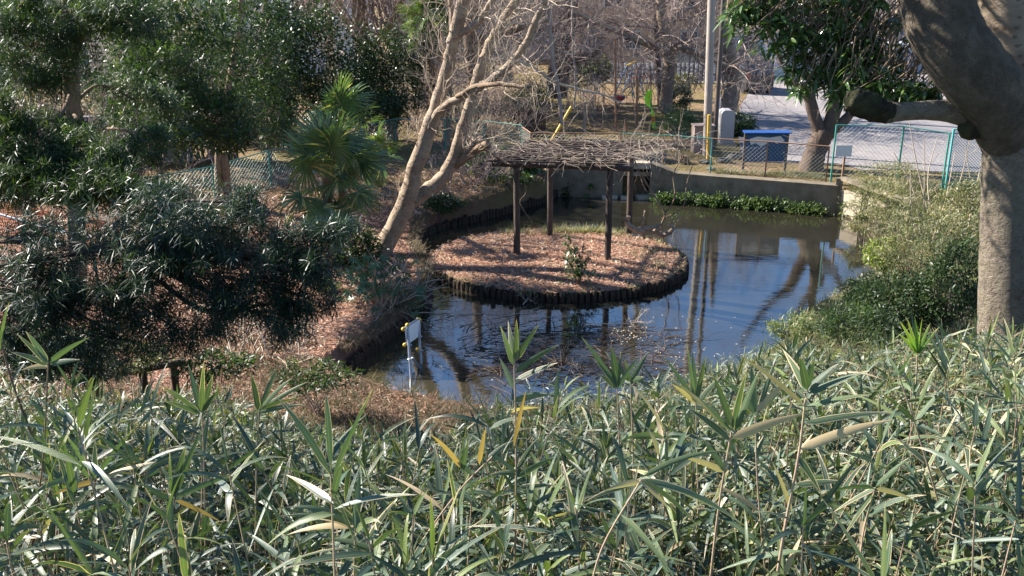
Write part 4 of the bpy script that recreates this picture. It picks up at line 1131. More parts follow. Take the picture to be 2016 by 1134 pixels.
back_tree('bare_tree', [(655, 200, 50, 9), (650, 100, 50, 8), (645, 20, 50, 8), (640, -120, 50, 4)], 'slender bare tree at the top between the evergreen shrubs and white house', 18, 4.0, 0.05, 'bark_brown')
back_tree('bare_tree', [(722, 210, 47, 17), (716, 110, 47, 16), (708, 30, 47, 15), (700, -80, 47, 10), (700, -200, 47, 4)], 'grey-brown forked bare tree at the top centre-left above the broadleaf shrubs', 26, 4.6, 0.06, 'bark_brown',
          limbs=([(716, 110, 47, 9), (760, 60, 46, 7), (800, -20, 45, 5)],))
back_tree('bare_tree', [(520, 220, 52, 6), (518, 120, 52, 6), (522, 30, 52, 6), (520, -80, 52, 4)], 'thin dark tree in front of the white house at the upper left', 8, 3.0, 0.03, 'bark_dark')
back_tree('bare_tree', [(935, 260, 39, 9), (932, 180, 39, 10), (925, 80, 39, 12), (930, 0, 39, 12), (935, -140, 39, 6)], 'upright bare tree standing behind the twin limbs of the leaning tree', 18, 3.6, 0.04, 'bark_brown',
          limbs=([(925, 80, 39, 10), (975, 70, 38.5, 9), (1020, 55, 38, 6), (1080, 40, 38, 3)],))
back_tree('bare_tree', [(1380, 140, 60, 7), (1385, 60, 60, 7), (1390, -40, 60, 4)], 'far bare tree among the houses behind the utility pole', 22, 5.0, 0.07, 'bark_brown')
back_tree('bare_tree', [(1240, 130, 64, 7), (1238, 60, 64, 7), (1235, -40, 64, 4)], 'far bare tree rising behind the blue and yellow swing', 24, 5.5, 0.07, 'bark_brown')
back_tree('bare_tree', [(1752, 150, 55, 8), (1760, 100, 55, 7), (1768, 40, 55, 7), (1775, -60, 55, 4)], 'bare forked tree beyond the road, glimpsed beside the curved limb', 14, 4.0, 0.05, 'bark_pale')
back_tree('small_tree', [(1150, 262, 36, 2.5), (1151, 230, 36, 2.2), (1150, 200, 36, 2), (1145, 170, 36, 1)], 'spindly bare sapling behind the pergola fence', 16, 0.9, 0.012, 'twig', 2, 4, t0=0.3)
back_tree('bush_tree', [(880, 300, 36, 6), (882, 250, 36, 6), (885, 180, 36, 6), (878, 120, 36, 5), (870, 60, 36, 4)], 'thin reddish trunk seen between the limbs of the leaning tree', 14, 2.0, 0.02, 'bark_brown', 3, 4)
# upper-left bare brush and scrub behind the podocarpus
for (u_, v_, y_, lab, nb, L_) in ((180, 180, 30, 'tangle of pinkish bare brush behind the knotted trunk at the left', 60, 2.6), (40, 130, 31, 'pinkish bare brush at the far left edge', 40, 2.4),
                                  (820, 200, 40, 'dense mass of bare brushwood between the shrubs and the leaning tree', 90, 2.8), (960, 190, 38, 'bare brushwood seen between the limbs of the leaning tree', 60, 2.2),
                                  (930, 285, 29.5, 'bare brush at the foot of the fence behind the forked trunk', 30, 1.1)):
    b = P(u_, v_+60, y=y_); b[2] = gz1(b[0], b[1])
    g = G()
    for k in range(nb):
        d_ = rng.normal(size=3)*np.array([.7, .4, .3])+np.array([0, 0, .9])
        twigs(g, b+rng.normal(size=3)*np.array([1.6, .8, 0])*L_/2.6, d_, L_*(.6+.6*rng.random()), 0.018, 2, 4, 0.2)
    tag(g.build('brushwood', M['twig'], origin=b), lab, 'brush', 'leafless brushwood behind the fences', None)['kind'] = 'stuff'

# evergreen shrub masses
def bshrub(u_, v_, y_, ru, rv, n, L, W, mat, name, label, **kw):
    """centre of the mass at a photo pixel, standing on the ground"""
    c = P(u_, v_, y=y_); s_ = y_/FPX; z = gz1(c[0], c[1])
    return shrub(name, (c[0], c[1], z), (ru*s_, ru*s_*0.8, rv*s_), n, L, W, mat, label, hz=max(c[2]-z, rv*s_*.7), **kw)
bshrub(520, 200, 33, 60, 70, 4200, 0.17, 0.07, 'broad', 'evergreen_shrub', 'dark broadleaf shrub between the double trunk and the tall fan palm', nclump=80, nst=18)
bshrub(330, 150, 40, 90, 100, 3800, 0.2, 0.08, 'broad', 'evergreen_tree', 'dark evergreen filling the gap left of the double trunk', nclump=90, nst=18)
bshrub(450, 160, 37, 80, 90, 4200, 0.2, 0.08, 'broad', 'evergreen_tree', 'dark evergreen straight behind the double-trunked podocarpus', nclump=90, nst=18)
bshrub(90, 200, 42, 110, 60, 3000, 0.2, 0.08, 'broad', 'evergreen_shrub', 'evergreen hedge far behind the grey garden wall', nclump=90, nst=18)
bshrub(200, 110, 34, 80, 90, 4000, 0.17, 0.07, 'broad', 'evergreen_tree', 'shaded evergreen far behind the knotted trunk', nclump=80, nst=18)
bshrub(640, 130, 36, 85, 105, 9000, 0.15, 0.07, 'broad', 'evergreen_shrub', 'big rounded glossy broadleaf shrub above the tall fan palm', nclump=110, nst=25)
bshrub(770, 160, 37, 60, 100, 6500, 0.15, 0.07, 'broad', 'evergreen_shrub', 'dark broadleaf shrub between the fan palm crown and bare brush', nclump=90, nst=20)
bshrub(560, 110, 35, 55, 90, 4500, 0.15, 0.06, 'broad', 'evergreen_shrub', 'broadleaf shrub beside the podocarpus below the white house', nclump=70, nst=18)
bshrub(720, 210, 35, 70, 45, 3500, 0.14, 0.06, 'broad', 'evergreen_shrub', 'low dark shrub behind the small palm', nclump=50, nst=14)
bshrub(400, 20, 33, 200, 150, 9000, 0.17, 0.07, 'broad', 'evergreen_tree', 'tall dark evergreen behind the double-trunked podocarpus', nclump=140, nst=25)
bshrub(300, 190, 31, 60, 60, 2500, 0.15, 0.06, 'broad', 'evergreen_shrub', 'shrub in the gap behind the left podocarpus', nclump=60, nst=14)
bshrub(10, 60, 26, 80, 110, 4500, 0.15, 0.05, 'podo_far', 'evergreen_tree', 'evergreen at the top left corner', nclump=90, nst=20)
bshrub(1040, 205, 40, 50, 38, 3200, 0.16, 0.04, 'broad', 'clipped_shrub', 'dark blue-green shrub behind a board fence right of the leaning tree', nclump=70, nst=14)
bshrub(950, 60, 48, 60, 60, 2500, 0.2, 0.09, 'broad', 'evergreen_shrub', 'distant grey-green shrub at the top between bare limbs', nclump=60, nst=14)
bshrub(1165, 140, 46, 36, 24, 1800, 0.15, 0.07, 'broad', 'round_shrub', 'dark round shrub left of the lime bushes', nclump=40, nst=10)
bshrub(1168, 138, 47.5, 20, 13, 900, 0.13, 0.06, 'lime', 'lime_shrub', 'low lime-yellow bush beside the white signpost', nclump=30, nst=8)
bshrub(1190, 135, 47.0, 12, 18, 900, 0.13, 0.06, 'lime', 'lime_shrub', 'upright lime-yellow bush nearest the tan house', nclump=30, nst=8)
bshrub(1120, 160, 45, 22, 20, 900, 0.15, 0.05, 'shrub_olive', 'olive_shrub', 'olive bush beside the dark trunk', nclump=30, nst=8)
bshrub(1335, 195, 44, 24, 22, 1600, 0.15, 0.05, 'broad', 'round_shrub', 'dark green bush beside the smooth bare trunk and path', nclump=40, nst=8)
bshrub(1340, 165, 48, 26, 18, 1400, 0.15, 0.06, 'shrub_olive', 'olive_shrub', 'sunlit olive bush beside the rising path', nclump=40, nst=8)
bshrub(1330, 240, 38, 36, 22, 2200, 0.20, 0.022, 'fatsia', 'spiky_shrub', 'spiky green ground plants behind the flag', nclump=50, nst=8, prof='blade')
bshrub(1455, 245, 38, 28, 20, 1500, 0.15, 0.05, 'broad', 'low_shrub', 'low shrub behind the grey utility cabinet at the road edge', nclump=40, nst=8)
bshrub(1422, 195, 44, 12, 26, 700, 0.15, 0.05, 'shrub_olive', 'olive_shrub', 'narrow bush between the utility pole and the crooked trunk', nclump=24, nst=6)
bshrub(905, 230, 38, 40, 40, 1600, 0.15, 0.05, 'shrub_olive', 'olive_shrub', 'sparse shrub among the bare brush behind the forked trunk', nclump=40, nst=8)

# ------------------------------------------------------------------ houses and garden walls
def house(c, size, hwall, wall, roof, label, rz=0.0, roofh=1.6, wins=(), over=0.4, name='house', cat='house', ground=None):
    z = gz1(c[0], c[1]) if ground is None else ground
    t = thing(name, (c[0], c[1], z), label, cat)
    w_, d_ = size; cr, sr = math.cos(rz), math.sin(rz)
    def W(x, y, zz): return (c[0]+x*cr-y*sr, c[1]+x*sr+y*cr, z+zz)
    g = G(); box(g, W(0, 0, hwall/2-0.1), (w_, d_, hwall+0.2), rz); g.build('wall', M[wall], t)
    if roof:
        g = G(); a, b = w_/2+over, d_/2+over; r_ = max(a-b, 0.3)
        V = [W(-a, -b, hwall+.003), W(a, -b, hwall+.003), W(a, b, hwall+.003), W(-a, b, hwall+.003), W(-r_, 0, hwall+roofh), W(r_, 0, hwall+roofh),
             W(-a, -b, hwall+.12), W(a, -b, hwall+.12), W(a, b, hwall+.12), W(-a, b, hwall+.12)]
        g.add(V, [[3, 2, 1, 0], [0, 1, 7, 6], [1, 2, 8, 7], [2, 3, 9, 8], [3, 0, 6, 9], [6, 7, 5, 4], [8, 9, 4, 5]])
        g.add(np.array(V)[[7, 8, 5, 9, 6, 4]], [[0, 1, 2], [3, 4, 5]])
        g.build('roof', M[roof], t)
    for (x, zz, ww, hh) in wins:
        f = G()
        for (dx, dz, sx_, sz_) in ((0, hh/2, ww+.1, .06), (0, -hh/2, ww+.1, .06), (-ww/2, 0, .06, hh), (ww/2, 0, .06, hh), (0, 0, .05, hh)):
            box(f, W(x+dx, -d_/2-.03, zz+dz), (sx_, .06, sz_), rz)
        fo = f.build('window', M['frame'], t)
        p = G(); box(p, W(x, -d_/2-.012, zz), (ww-.05, .02, hh-.05), rz); p.build('pane', M['glass'], fo)
    return t
house((8.2, 63), (9.5, 7), 5.6, 'plaster_tan', 'roof_grey', 'brown-tan sided house behind the playground with small barred windows', wins=[(-3.2, 2.0, .9, 1.0), (-1.0, 2.0, 1.0, 1.0), (2.4, 2.0, 1.0, 1.0), (-2.2, 4.4, 1.2, 1.0), (2.0, 4.4, 1.2, 1.0)])
house((18.5, 70), (8, 7), 5.2, 'plaster_cream', 'roof_red', 'cream house with a reddish roof behind the swing', wins=[(-2.4, 1.8, 1.4, 1.6), (0.6, 1.8, 1.0, 1.0), (-1.8, 4.0, 1.3, 1.0), (1.8, 4.0, 1.3, 1.0)])
house((12.9, 66), (3.6, 5), 4.2, 'plaster_white', 'roof_grey', 'narrow white house with a grey roof between the tan and cream houses', wins=[(-.6, 1.8, 1.0, 1.2), (.6, 3.3, .9, .8)])
house((28, 78), (11, 8), 6.0, 'plaster_pink', 'roof_grey', 'pink-grey house far behind the utility pole', wins=[(-3, 1.8, 1.6, 1.4), (0.5, 1.8, 1.2, 1.2), (3.4, 1.8, 1.2, 1.2), (-2.5, 4.4, 1.4, 1.1), (1.8, 4.4, 1.4, 1.1)])
house((41, 76), (10, 8), 5.6, 'plaster_white', 'roof_grey', 'white house beyond the far end of the road', wins=[(-3, 1.8, 1.6, 1.4), (2.5, 1.8, 1.4, 1.4), (-2, 4.3, 1.4, 1.1), (2, 4.3, 1.4, 1.1)])
house((55, 72), (12, 8), 5.6, 'plaster_cream', 'roof_red', 'cream house at the far right behind the curved limb', wins=[(-3, 1.8, 1.6, 1.4), (2.5, 1.8, 1.4, 1.4)])
house((-13.5, 62), (9, 7), 6.4, 'plaster_white', 'roof_red', 'white house with brick-red trim at the top left behind the trees', wins=[(-2.5, 4.0, 1.4, 1.1), (1.5, 4.0, 1.4, 1.1), (-2.5, 1.8, 1.4, 1.1)])
house((-2.5, 72), (12, 8), 5.6, 'plaster_grey', 'roof_grey', 'grey house hidden behind the broad bare trunk', wins=[(-3, 1.8, 1.4, 1.1), (2.5, 1.8, 1.4, 1.1)])
house((-30, 60), (12, 8), 5.6, 'plaster_cream', 'roof_grey', 'cream house behind the evergreens at the far left', wins=[(-3, 1.8, 1.4, 1.1), (2.5, 1.8, 1.4, 1.1)])
g = G(); gr = thing('garden_wall', (-15, 32, .9), 'pale grey plastered wall glimpsed behind the knotted trunk at the left', 'wall')
wall_seg(g, (-19, 31), (-11.0, 33), 0.5, 2.5, 2.5, .15); g.build('wall_section', M['plaster_grey'], gr)
# white sheds across the end of the road
house((16.0, 59.5), (2.4, 2.2), 1.9, 'plaster_white', None, 'small white shed left of the row at the end of the road', name='shed', cat='shed')
house((18.9, 60), (3.2, 2.2), 1.75, 'plaster_white', None, 'wide white panelled shed across the end of the road', name='shed', cat='shed', wins=[(.9, 1.0, .6, 1.4)])
house((24, 61), (6, 2.4), 1.7, 'plaster_grey', None, 'long low grey store behind the leaves across the road', name='shed', cat='shed')
# picket fence by the tan house
pk = thing('picket_fence', P(1230, 158, y=54), 'row of pale pickets along the foot of the tan house', 'fence')
g0 = None
za = gz1(6, 54)
for k in range(36):
    x = 4.6+k*0.155*1.6
    g = G(); box(g, (x, 55.0, za+.55), (.13, .03, 1.1)); 
    if g0 is None: g0 = g.build('picket', M['white'], pk); g0.location = (0, 0, 0); g0.data.transform(__import__('mathutils').Matrix.Translation(Vector(WL[pk.name]-np.array([x, 55, za])))) ; g0.location = np.array([x, 55, za])-WL[pk.name]
    else: share(g0, 'picket', pk, (x, 55, za))
g = G(); bar(g, (4.4, 55.05, za+.3), (13.5, 55.05, za+.3), .04, .08); g.build('rail', M['pole_dark'], pk)
g = G(); bar(g, (4.4, 55.05, za+.9), (13.5, 55.05, za+.9), .04, .08); g.build('rail', M['pole_dark'], pk)
# board fence round the dark shrub
bf = thing('board_fence', P(1010, 245, y=38.5), 'dark weathered board fence in front of the blue-green shrub', 'fence')
for k in range(16):
    a = P(1018+k*3.6, 245, y=38.8); z = gz1(a[0], a[1]); g = G(); box(g, (a[0], a[1]-0.03*k, z+.45+.03*rng.normal()), (.065, .03, .95)); g.build('board', M['bark_dark'], bf)

# parked car beside the crooked trunk
def car(c, rz, label):
    z = 0.87; t = thing('parked_car', (c[0], c[1], z), label, 'car')
    cr, sr = math.cos(rz), math.sin(rz)
    def T(pts): 
        q = np.array(pts, float); return np.stack([c[0]+q[:, 0]*cr-q[:, 1]*sr, c[1]+q[:, 0]*sr+q[:, 1]*cr, z+q[:, 2]], 1)
    prof = [(-1.68, .25), (1.62, .25), (1.68, .75), (1.35, .95), (1.0, 1.62), (-1.45, 1.68), (-1.66, 1.0)]
    g = G(); n = len(prof); V = [(x, -.72, z_) for x, z_ in prof]+[(x, .72, z_) for x, z_ in prof]
    g.add(T(V), [[i, (i+1) % n, n+(i+1) % n, n+i] for i in range(n)])
    g.add(T(V), [list(range(n))[::-1], list(range(n, 2*n))])
    g.build('body', M['carpaint'], t)
    for s_ in (-1, 1):
        g = G(); g.add(T([(-1.2, .725*s_, 1.0), (1.12, .725*s_, 1.0), (.88, .725*s_, 1.5), (-1.2, .725*s_, 1.54)]), [[0, 1, 2, 3]]); g.build('side_window', M['glass'], t)
        for x in (-1.1, 1.15):
            wv = G(); a = np.arange(16)*2*math.pi/16
            V = [(x+.29*math.cos(q), s_*y_, .29+.29*math.sin(q)) for y_ in (.56, .735) for q in a]
            wv.add(T(V), [[i, (i+1) % 16, 16+(i+1) % 16, 16+i] for i in range(16)]); wv.add(T(V), [list(range(16)), list(range(16, 32))[::-1]])
            wo_ = wv.build('wheel', M['tyre'], t)
        g = G(); g.add(T([(-1.69, s_*.6, .8), (-1.69, s_*.7, .8), (-1.69, s_*.7, 1.1), (-1.69, s_*.6, 1.1)]), [[0, 1, 2, 3]]); g.build('tail_lamp', M['lamp_red'], t)
    g = G(); g.add(T([(-1.68, -.6, 1.05), (-1.68, .6, 1.05), (-1.48, .6, 1.6), (-1.48, -.6, 1.6)]), [[0, 1, 2, 3]]); g.build('rear_window', M['glass'], t)
car(P(1468, 180, z=.87)[:2]+np.array([.3, .6]), R(95), 'small dark parked car half hidden behind the crooked bare trunk')

# ------------------------------------------------------------------ park furniture
def ground_at(u_, v_, z=0.84): p = P(u_, v_, z=z); return np.array([p[0], p[1], gz1(p[0], p[1])])
p_ = ground_at(1392, 306); up = thing('utility_pole', p_, 'tall pale concrete utility pole rising out of the top of the picture', 'pole')
g = G(); Yp = p_[1]; tube(g, [P(1391, 312, y=Yp), P(1401, 0, y=Yp), P(1412, -420, y=Yp)], [8.5*Yp/FPX, 7.5*Yp/FPX, 6*Yp/FPX], 14)
g.V[0][:, 2] = np.maximum(g.V[0][:, 2], 0.75); g.build('shaft', M['pole'], up, smooth=True)
p2 = ground_at(1406, 294); g = G(); tube(g, [(p2[0], p2[1], .75), (p2[0]-.02, p2[1], 5), (p2[0]-.05, p2[1], 9)], .085, 10)
d2 = thing('steel_pole', p2, 'dark steel pole close behind the concrete utility pole', 'pole'); g.build('shaft', M['pole_dark'], d2)
gu = thing('guy_guard', ground_at(1393, 318), 'yellow wire guard sleeve standing against the utility pole', 'guard')
p3 = ground_at(1393, 318); g = G(); tube(g, [p3, P(1396, 226, y=p3[1]-.1)], .052, 10); g.build('sleeve', M['yellow'], gu, smooth=True)
g = G(); tube(g, [P(1396, 226, y=p3[1]-.1), P(1402, -200, y=p3[1]+.6)], .008, 4); g.build('wire', M['pole_dark'], gu)
p4 = ground_at(1412, 290); g = G(); tube(g, [p4, P(1414, 150, y=p4[1])], .03, 8); tag(g.build('thin_pole', M['yellow'], smooth=True), 'thin yellow-topped pole right of the utility pole', 'pole')
p5 = ground_at(1418, 275); g = G(); tube(g, [p5, P(1416, 178, y=p5[1])], .03, 8); tag(g.build('white_post', M['white'], smooth=True), 'thin white post left of the grey cabinet', 'post')
p6 = ground_at(1302, 215); g = G(); tube(g, [p6, P(1291, 60, y=p6[1]), P(1286, -300, y=p6[1])], [.17, .15, .12], 12); tag(g.build('utility_pole', M['pole_dark'], smooth=True), 'dark grey utility pole immediately right of the green flag', 'pole')
# yellow leaning pipe
a, b = P(1084, 280, y=33.5), P(1125, 210, y=33.8)
b0 = a+(a-b)*0.5
g = G(); tube(g, [b0, b], .05, 8); tag(g.build('yellow_pipe', M['yellow'], smooth=True), 'yellow pipe guard leaning to the right behind the pergola', 'pipe')
# cabinets
c1 = ground_at(1384, 302); cb = thing('utility_cabinet', c1, 'taupe metal cabinet with paper notices left of the yellow guard', 'cabinet')
s_ = c1[1]/FPX; cz = c1[2]
g = G(); box(g, (c1[0], c1[1]+.3, cz+.47), (.70, .5, .94), .05); g.build('body', M['cabinet'], cb)
g = G(); box(g, (c1[0], c1[1]+.3, cz+.97), (.76, .56, .05), .05); g.build('lid', M['cabinet'], cb)
for (dx, dz, w_, h_) in ((-.17, .62, .2, .18), (-.15, .42, .22, .14), (.2, .55, .14, .07), (.22, .1, .18, .09)):
    g = G(); box(g, (c1[0]+dx, c1[1]+.045+dx*.05, cz+dz), (w_, .006, h_), .05); pn = g.build('notice', M['paper'], cb)
    for r_ in range(3):
        if h_ < .1: break
        g = G(); box(g, (c1[0]+dx, c1[1]+.040+dx*.05, cz+dz+h_*.3-r_*h_*.25), (w_*.75, .003, .008), .05); g.build('text_line', M['ink'], pn)
g = G(); box(g, (c1[0]+.02, c1[1]+.043, cz+.45), (.012, .006, .9), .05); g.build('door_seam', M['pole_dark'], cb)
c2 = ground_at(1431, 288); cb = thing('utility_cabinet', c2, 'taller rounded grey cabinet on a concrete plinth right of the poles', 'cabinet')
g = G(); hw = .25
prof = [(-hw, .1), (hw, .1), (hw, 1.18), (hw-.05, 1.27), (hw-.13, 1.31), (-hw+.13, 1.31), (-hw+.05, 1.27), (-hw, 1.18)]
n = len(prof); V = [(c2[0]+x, c2[1]+.1, c2[2]+z_) for x, z_ in prof]+[(c2[0]+x, c2[1]+.75, c2[2]+z_) for x, z_ in prof]
g.add(V, [[(i+1) % n, i, n+i, n+(i+1) % n][::-1] for i in range(n)]); g.add(V, [list(range(n))]); g.add(V, [list(range(n, 2*n))[::-1]]); g.build('body', M['cabinet_grey'], cb)
g = G(); n=len(prof); V=[(c2[0]+x*.84, c2[1]+yy, c2[2]+.2+(z_-.1)*.86) for yy in (.085,.1) for x, z_ in prof]
g.add(V, [[i, (i+1) % n, n+(i+1) % n, n+i] for i in range(n)]); g.add(V, [list(range(n))]); g.build('door', M['cabinet_grey'], cb)
g = G(); box(g, (c2[0], c2[1]+.42, c2[2]+.05), (.66, .8, .12)); g.build('plinth', M['concrete_pale'], cb)
# blue notice board
nb = ground_at(1508, 335); B = thing('notice_board', nb, 'blue roofed notice board on dark legs facing the pond, its poster torn and faded', 'notice board')
bw = 86*nb[1]/FPX; yb = nb[1]-.15; zt = P(1508, 262, y=yb)[2]; zb_ = P(1508, 318, y=yb)[2]; xl, xr = P(1465, 300, y=yb)[0], P(1548, 300, y=yb)[0]; xm = (xl+xr)/2
for x in (xl, xr):
    g = G(); box(g, (x, yb, (zt+.7)/2), (.07, .07, zt-.7)); g.build('leg', M['pole_dark'], B)
g = G(); box(g, (xm, yb, (zt+zb_)/2), (xr-xl-.075, .05, zt-zb_)); g.build('panel', M['blue'], B)
g = G()
for (a, b, c, d) in ((xl+.06, xr-.06, zt-.06, .05), (xl+.06, xr-.06, (zt+zb_)/2-.05, .05), (xl+.06, xr-.06, zb_+.03, .05)):
    box(g, ((a+b)/2, yb-.037, c), (b-a, .02, d))
g.build('panel_frame', M['blue'], B)
g = G(); V = [(xl-.07, yb-.20, zt+.01), (xr+.07, yb-.20, zt+.01), (xr+.07, yb+.16, zt+.035), (xl-.07, yb+.16, zt+.035)]; V += [(x, y, z+.035) for x, y, z in V]
g.add(V, [[0,1,2,3][::-1],[4,5,6,7],[0,1,5,4],[1,2,6,5],[2,3,7,6],[3,0,4,7]]); g.build('roof', M['blue_roof'], B)
g = G(); hx = [(-.55, .12), (-.3, .2), (.1, .16), (.45, .22), (.6, .05), (.35, -.05), (.15, .04), (-.15, -.16), (-.35, -.02), (-.5, -.1)]
zc = (zt*.66+zb_*.34); V = [(xm+x*1.0, yb-.030, zc+.02+z_*.95) for x, z_ in hx]; g.add(V, [list(range(len(V)))[::-1]]); g.build('poster', M['paper'], B)
# hanging sign on fence
s1 = P(1661, 297, y=29.2); sg = thing('fence_sign', (s1[0]+.05, 29.2, .85), 'pale weathered sign on a rusty stake at the corner of the two fences', 'sign')
g = G(); box(g, (s1[0], 29.2, s1[2]), (.5, .015, .35)); g.build('plate', M['paper'], sg)
g = G(); box(g, (s1[0]+.06, 29.24, 1.2), (.05, .05, 1.1)); g.build('stake', M['rust'], sg)
# stone block, slab and stones beyond the fence
q = ground_at(1282, 322); g = G(); lathe(g, (q[0], q[1]+.5, q[2]-.05), [(.62, 0), (.6, .33), (.57, .38), (.4, .40), (0, .41)], 10); tag(g.build('stone_block', M['concrete']), 'low round concrete block in the park just behind the pergola vine', 'block')
q = ground_at(1240, 335); g = G(); box(g, (q[0], q[1]+.1, q[2]+.05), (1.9, .6, .14), -.1); tag(g.build('concrete_slab', M['concrete_pale']), 'flat pale concrete slab on the ground beside the culvert', 'slab')
for k, (u_, v_, r_, lab) in enumerate(((1388, 322, .16, 'dark stone at the foot of the yellow guard'), (1425, 320, .2, 'dark stone half way to the notice board'), (1447, 312, .2, 'longer grey stone behind two dark ones'), (1238, 270, .0, ''), (1333, 262, .3, 'pale stone among the spiky plants'), (1400, 335, .13, 'small stone at the fence foot below the guard'))):
    if r_ == 0: continue
    q = ground_at(u_, v_); g = G(); ball(g, q+(0, 0, r_*.25), r_, 9, 6, (1.4, 1, .6), .6); tag(g.build('stone', M['concrete_pale' if r_ == .3 else 'stone']), lab, 'stone', 'loose stones beyond the fence')
# rusty posts
for (u_, v0_, v1_, lab, rr_) in ((1213, 258, 76, 'tall rusty pipe post with a cap, left of the flag', .045), (1254, 252, 130, 'shorter rusty post between the tall pipe and the flag', .05), (1233, 262, 235, 'stub of rusty pipe in the dirt', .04), (1283, 255, 130, 'dark pole that carries the green flag', .03)):
    q = ground_at(u_, v_ if False else v0_); t_ = P(u_-2 if rr_ < .05 else u_, v1_, y=q[1]); g = G(); tube(g, [q-(0, 0, .1), t_], rr_, 8); 
    if u_ == 1213: tube(g, [t_-(.12, 0, 0), t_+(.12, 0, 0)], .03, 6)
    tag(g.build('rusty_post' if u_ != 1283 else 'flag_pole', M['rust' if u_ != 1283 else 'pole_dark']), lab, 'post' if u_ != 1283 else 'pole')
# green banner
q = ground_at(1283, 255); Yf = q[1]-.06
fl_ = thing('banner', P(1280, 255, y=Yf), 'lime green banner with red and yellow print, twisted round its pole', 'banner')
ctl = [(1279, 178, 5, 0), (1276, 190, 7, .3), (1277, 204, 6.5, .9), (1283, 214, 1.8, 1.5), (1284, 222, 4.5, 2.0), (1286, 231, 5.5, 2.4), (1286, 243, 7.5, 2.9), (1289, 254, 7.5, 3.3)]
cs = smooth_path(ctl, 5)
V = []; 
for r_ in cs:
    for s_ in np.linspace(-1, 1, 7):
        c = P(r_[0]+s_*r_[2]*abs(math.cos(r_[3]*.35)) , r_[1], y=Yf); c[1] += s_*.1*math.sin(r_[3])+.03*math.sin(s_*5+r_[1]*.2); V.append(c)
nr = len(cs); F = [[i*7+j, i*7+j+1, (i+1)*7+j+1, (i+1)*7+j] for i in range(nr-1) for j in range(6)]
mi = []
g = G(); 
for lab_, sel, mm in (('cloth', lambda i, j: not (24 <= i < 29), 'lime_cloth'), ('printed_band', lambda i, j: 24 <= i < 29, 'red_cloth')):
    gg = G(); ff = [f for k_, f in enumerate(F) if sel(k_//6, k_ % 6)]; gg.add(V, ff); gg.build(lab_, M[mm], fl_, smooth=True)
gg = G()
for (i, j) in ((3, 2), (5, 3), (8, 2), (9, 3), (22, 2), (26, 3)):
    a = np.array(V[i*7+j])-(0, .012, 0); box(gg, a+(.03, 0, 0), (.09, .004, .035)); box(gg, a+(.03, 0, -.06), (.03, .004, .08))
tag(gg.build('print', M['yellow_cloth'], fl_), kind='stuff')
# playground: spring rider, swing, white signpost, low red bar
q = ground_at(1216, 212); sr_ = thing('spring_rider', q, 'red playground spring rider behind the rusty pipe post', 'spring rider')
g = G(); ball(g, P(1218, 194, y=q[1]), .2, 10, 7, (1.3, .7, .75), .3); g.build('body', M['red'], sr_, smooth=True)
g = G(); ball(g, P(1227, 192, y=q[1]-.03), .11, 8, 6, (.9, .8, 1.0)); g.build('head', M['blue_swing'], sr_, smooth=True)
g = G(); a = np.linspace(0, 12*math.pi, 70); c = P(1217, 203, y=q[1]); tube(g, np.stack([c[0]+.07*np.cos(a), c[1]+.07*np.sin(a), q[2]+(c[2]-q[2])*a/a[-1]], 1), .014, 4); g.build('spring', M['pole_dark'], sr_)
g = G(); tube(g, [P(1210, 190, y=q[1]-.25), P(1226, 187, y=q[1]+.2)], .018, 6); g.build('handle', M['steel'], sr_)
q = ground_at(1242, 162); sw = thing('playground_swing', q, 'blue swing frame with a yellow top bar in front of the picket fence', 'swing')
a, b = P(1234, 130, y=49), P(1252, 122, y=51); 
g = G(); tube(g, [a, b], .07, 8); g.build('top_bar', M['yellow'], sw)
for e, dx in ((a, -1), (a, 1), (b, -1), (b, 1)):
    g = G(); tube(g, [e, (e[0]+dx*.55-.1, e[1]-.1, .82)], .035, 6); g.build('leg', M['blue_swing'], sw)
for f_ in (.3, .7):
    e = a*(1-f_)+b*f_; g = G()
    for dy in (-.2, .2): tube(g, [e+(0, dy, 0), (e[0], e[1]+dy, 1.32)], .012, 4)
    box(g, (e[0], e[1], 1.31), (.2, .45, .04)); tag(g.build('swing_seat', M['pole_dark'], sw), kind='stuff')
q = ground_at(1180, 185); t_ = P(1178, 136, y=q[1]); sp_ = thing('signpost', q, 'small upright white notice on a post beside the lime bushes', 'sign')
g = G(); box(g, (q[0], q[1], (t_[2]+q[2])/2), (.07, .07, t_[2]-q[2])); g.build('post', M['paper'], sp_)
g = G(); box(g, (t_[0], q[1]-.05, t_[2]-.4), (.16, .02, .75)); g.build('plate', M['white'], sp_)
q = ground_at(1290, 170); g = G()
tube(g, [(q[0]-1.3, q[1], .84), (q[0]-1.3, q[1], 1.3), (q[0]+1.3, q[1]+.3, 1.3), (q[0]+1.3, q[1]+.3, .84)], .035, 6); tag(g.build('low_bar', M['red']), 'low red tubular bar between the swing and the path', 'barrier')
# small rocks pile and kerb line near path
g = G()
for k in range(7):
    q = ground_at(1318+k*4, 262+rng.random()*5); ball(g, q+(0, 0, .05), .12+.05*rng.random(), 8, 5, (1.2, 1, .7), .5)
tag(g.build('rock_pile', M['concrete_pale']), 'little pile of pale rocks in front of the spiky plants', 'rocks')['kind'] = 'stuff'
# sawn log lying behind
g = G(); q = ground_at(1330, 150); ball(g, (q[0]+.6, q[1]+2, 1.5), 1.1, 12, 8, (1.3, 1, .8), .5); tag(g.build('boulder', M['concrete_pale'], smooth=True), 'large pale boulder beside the rising path under the bare twigs', 'boulder')

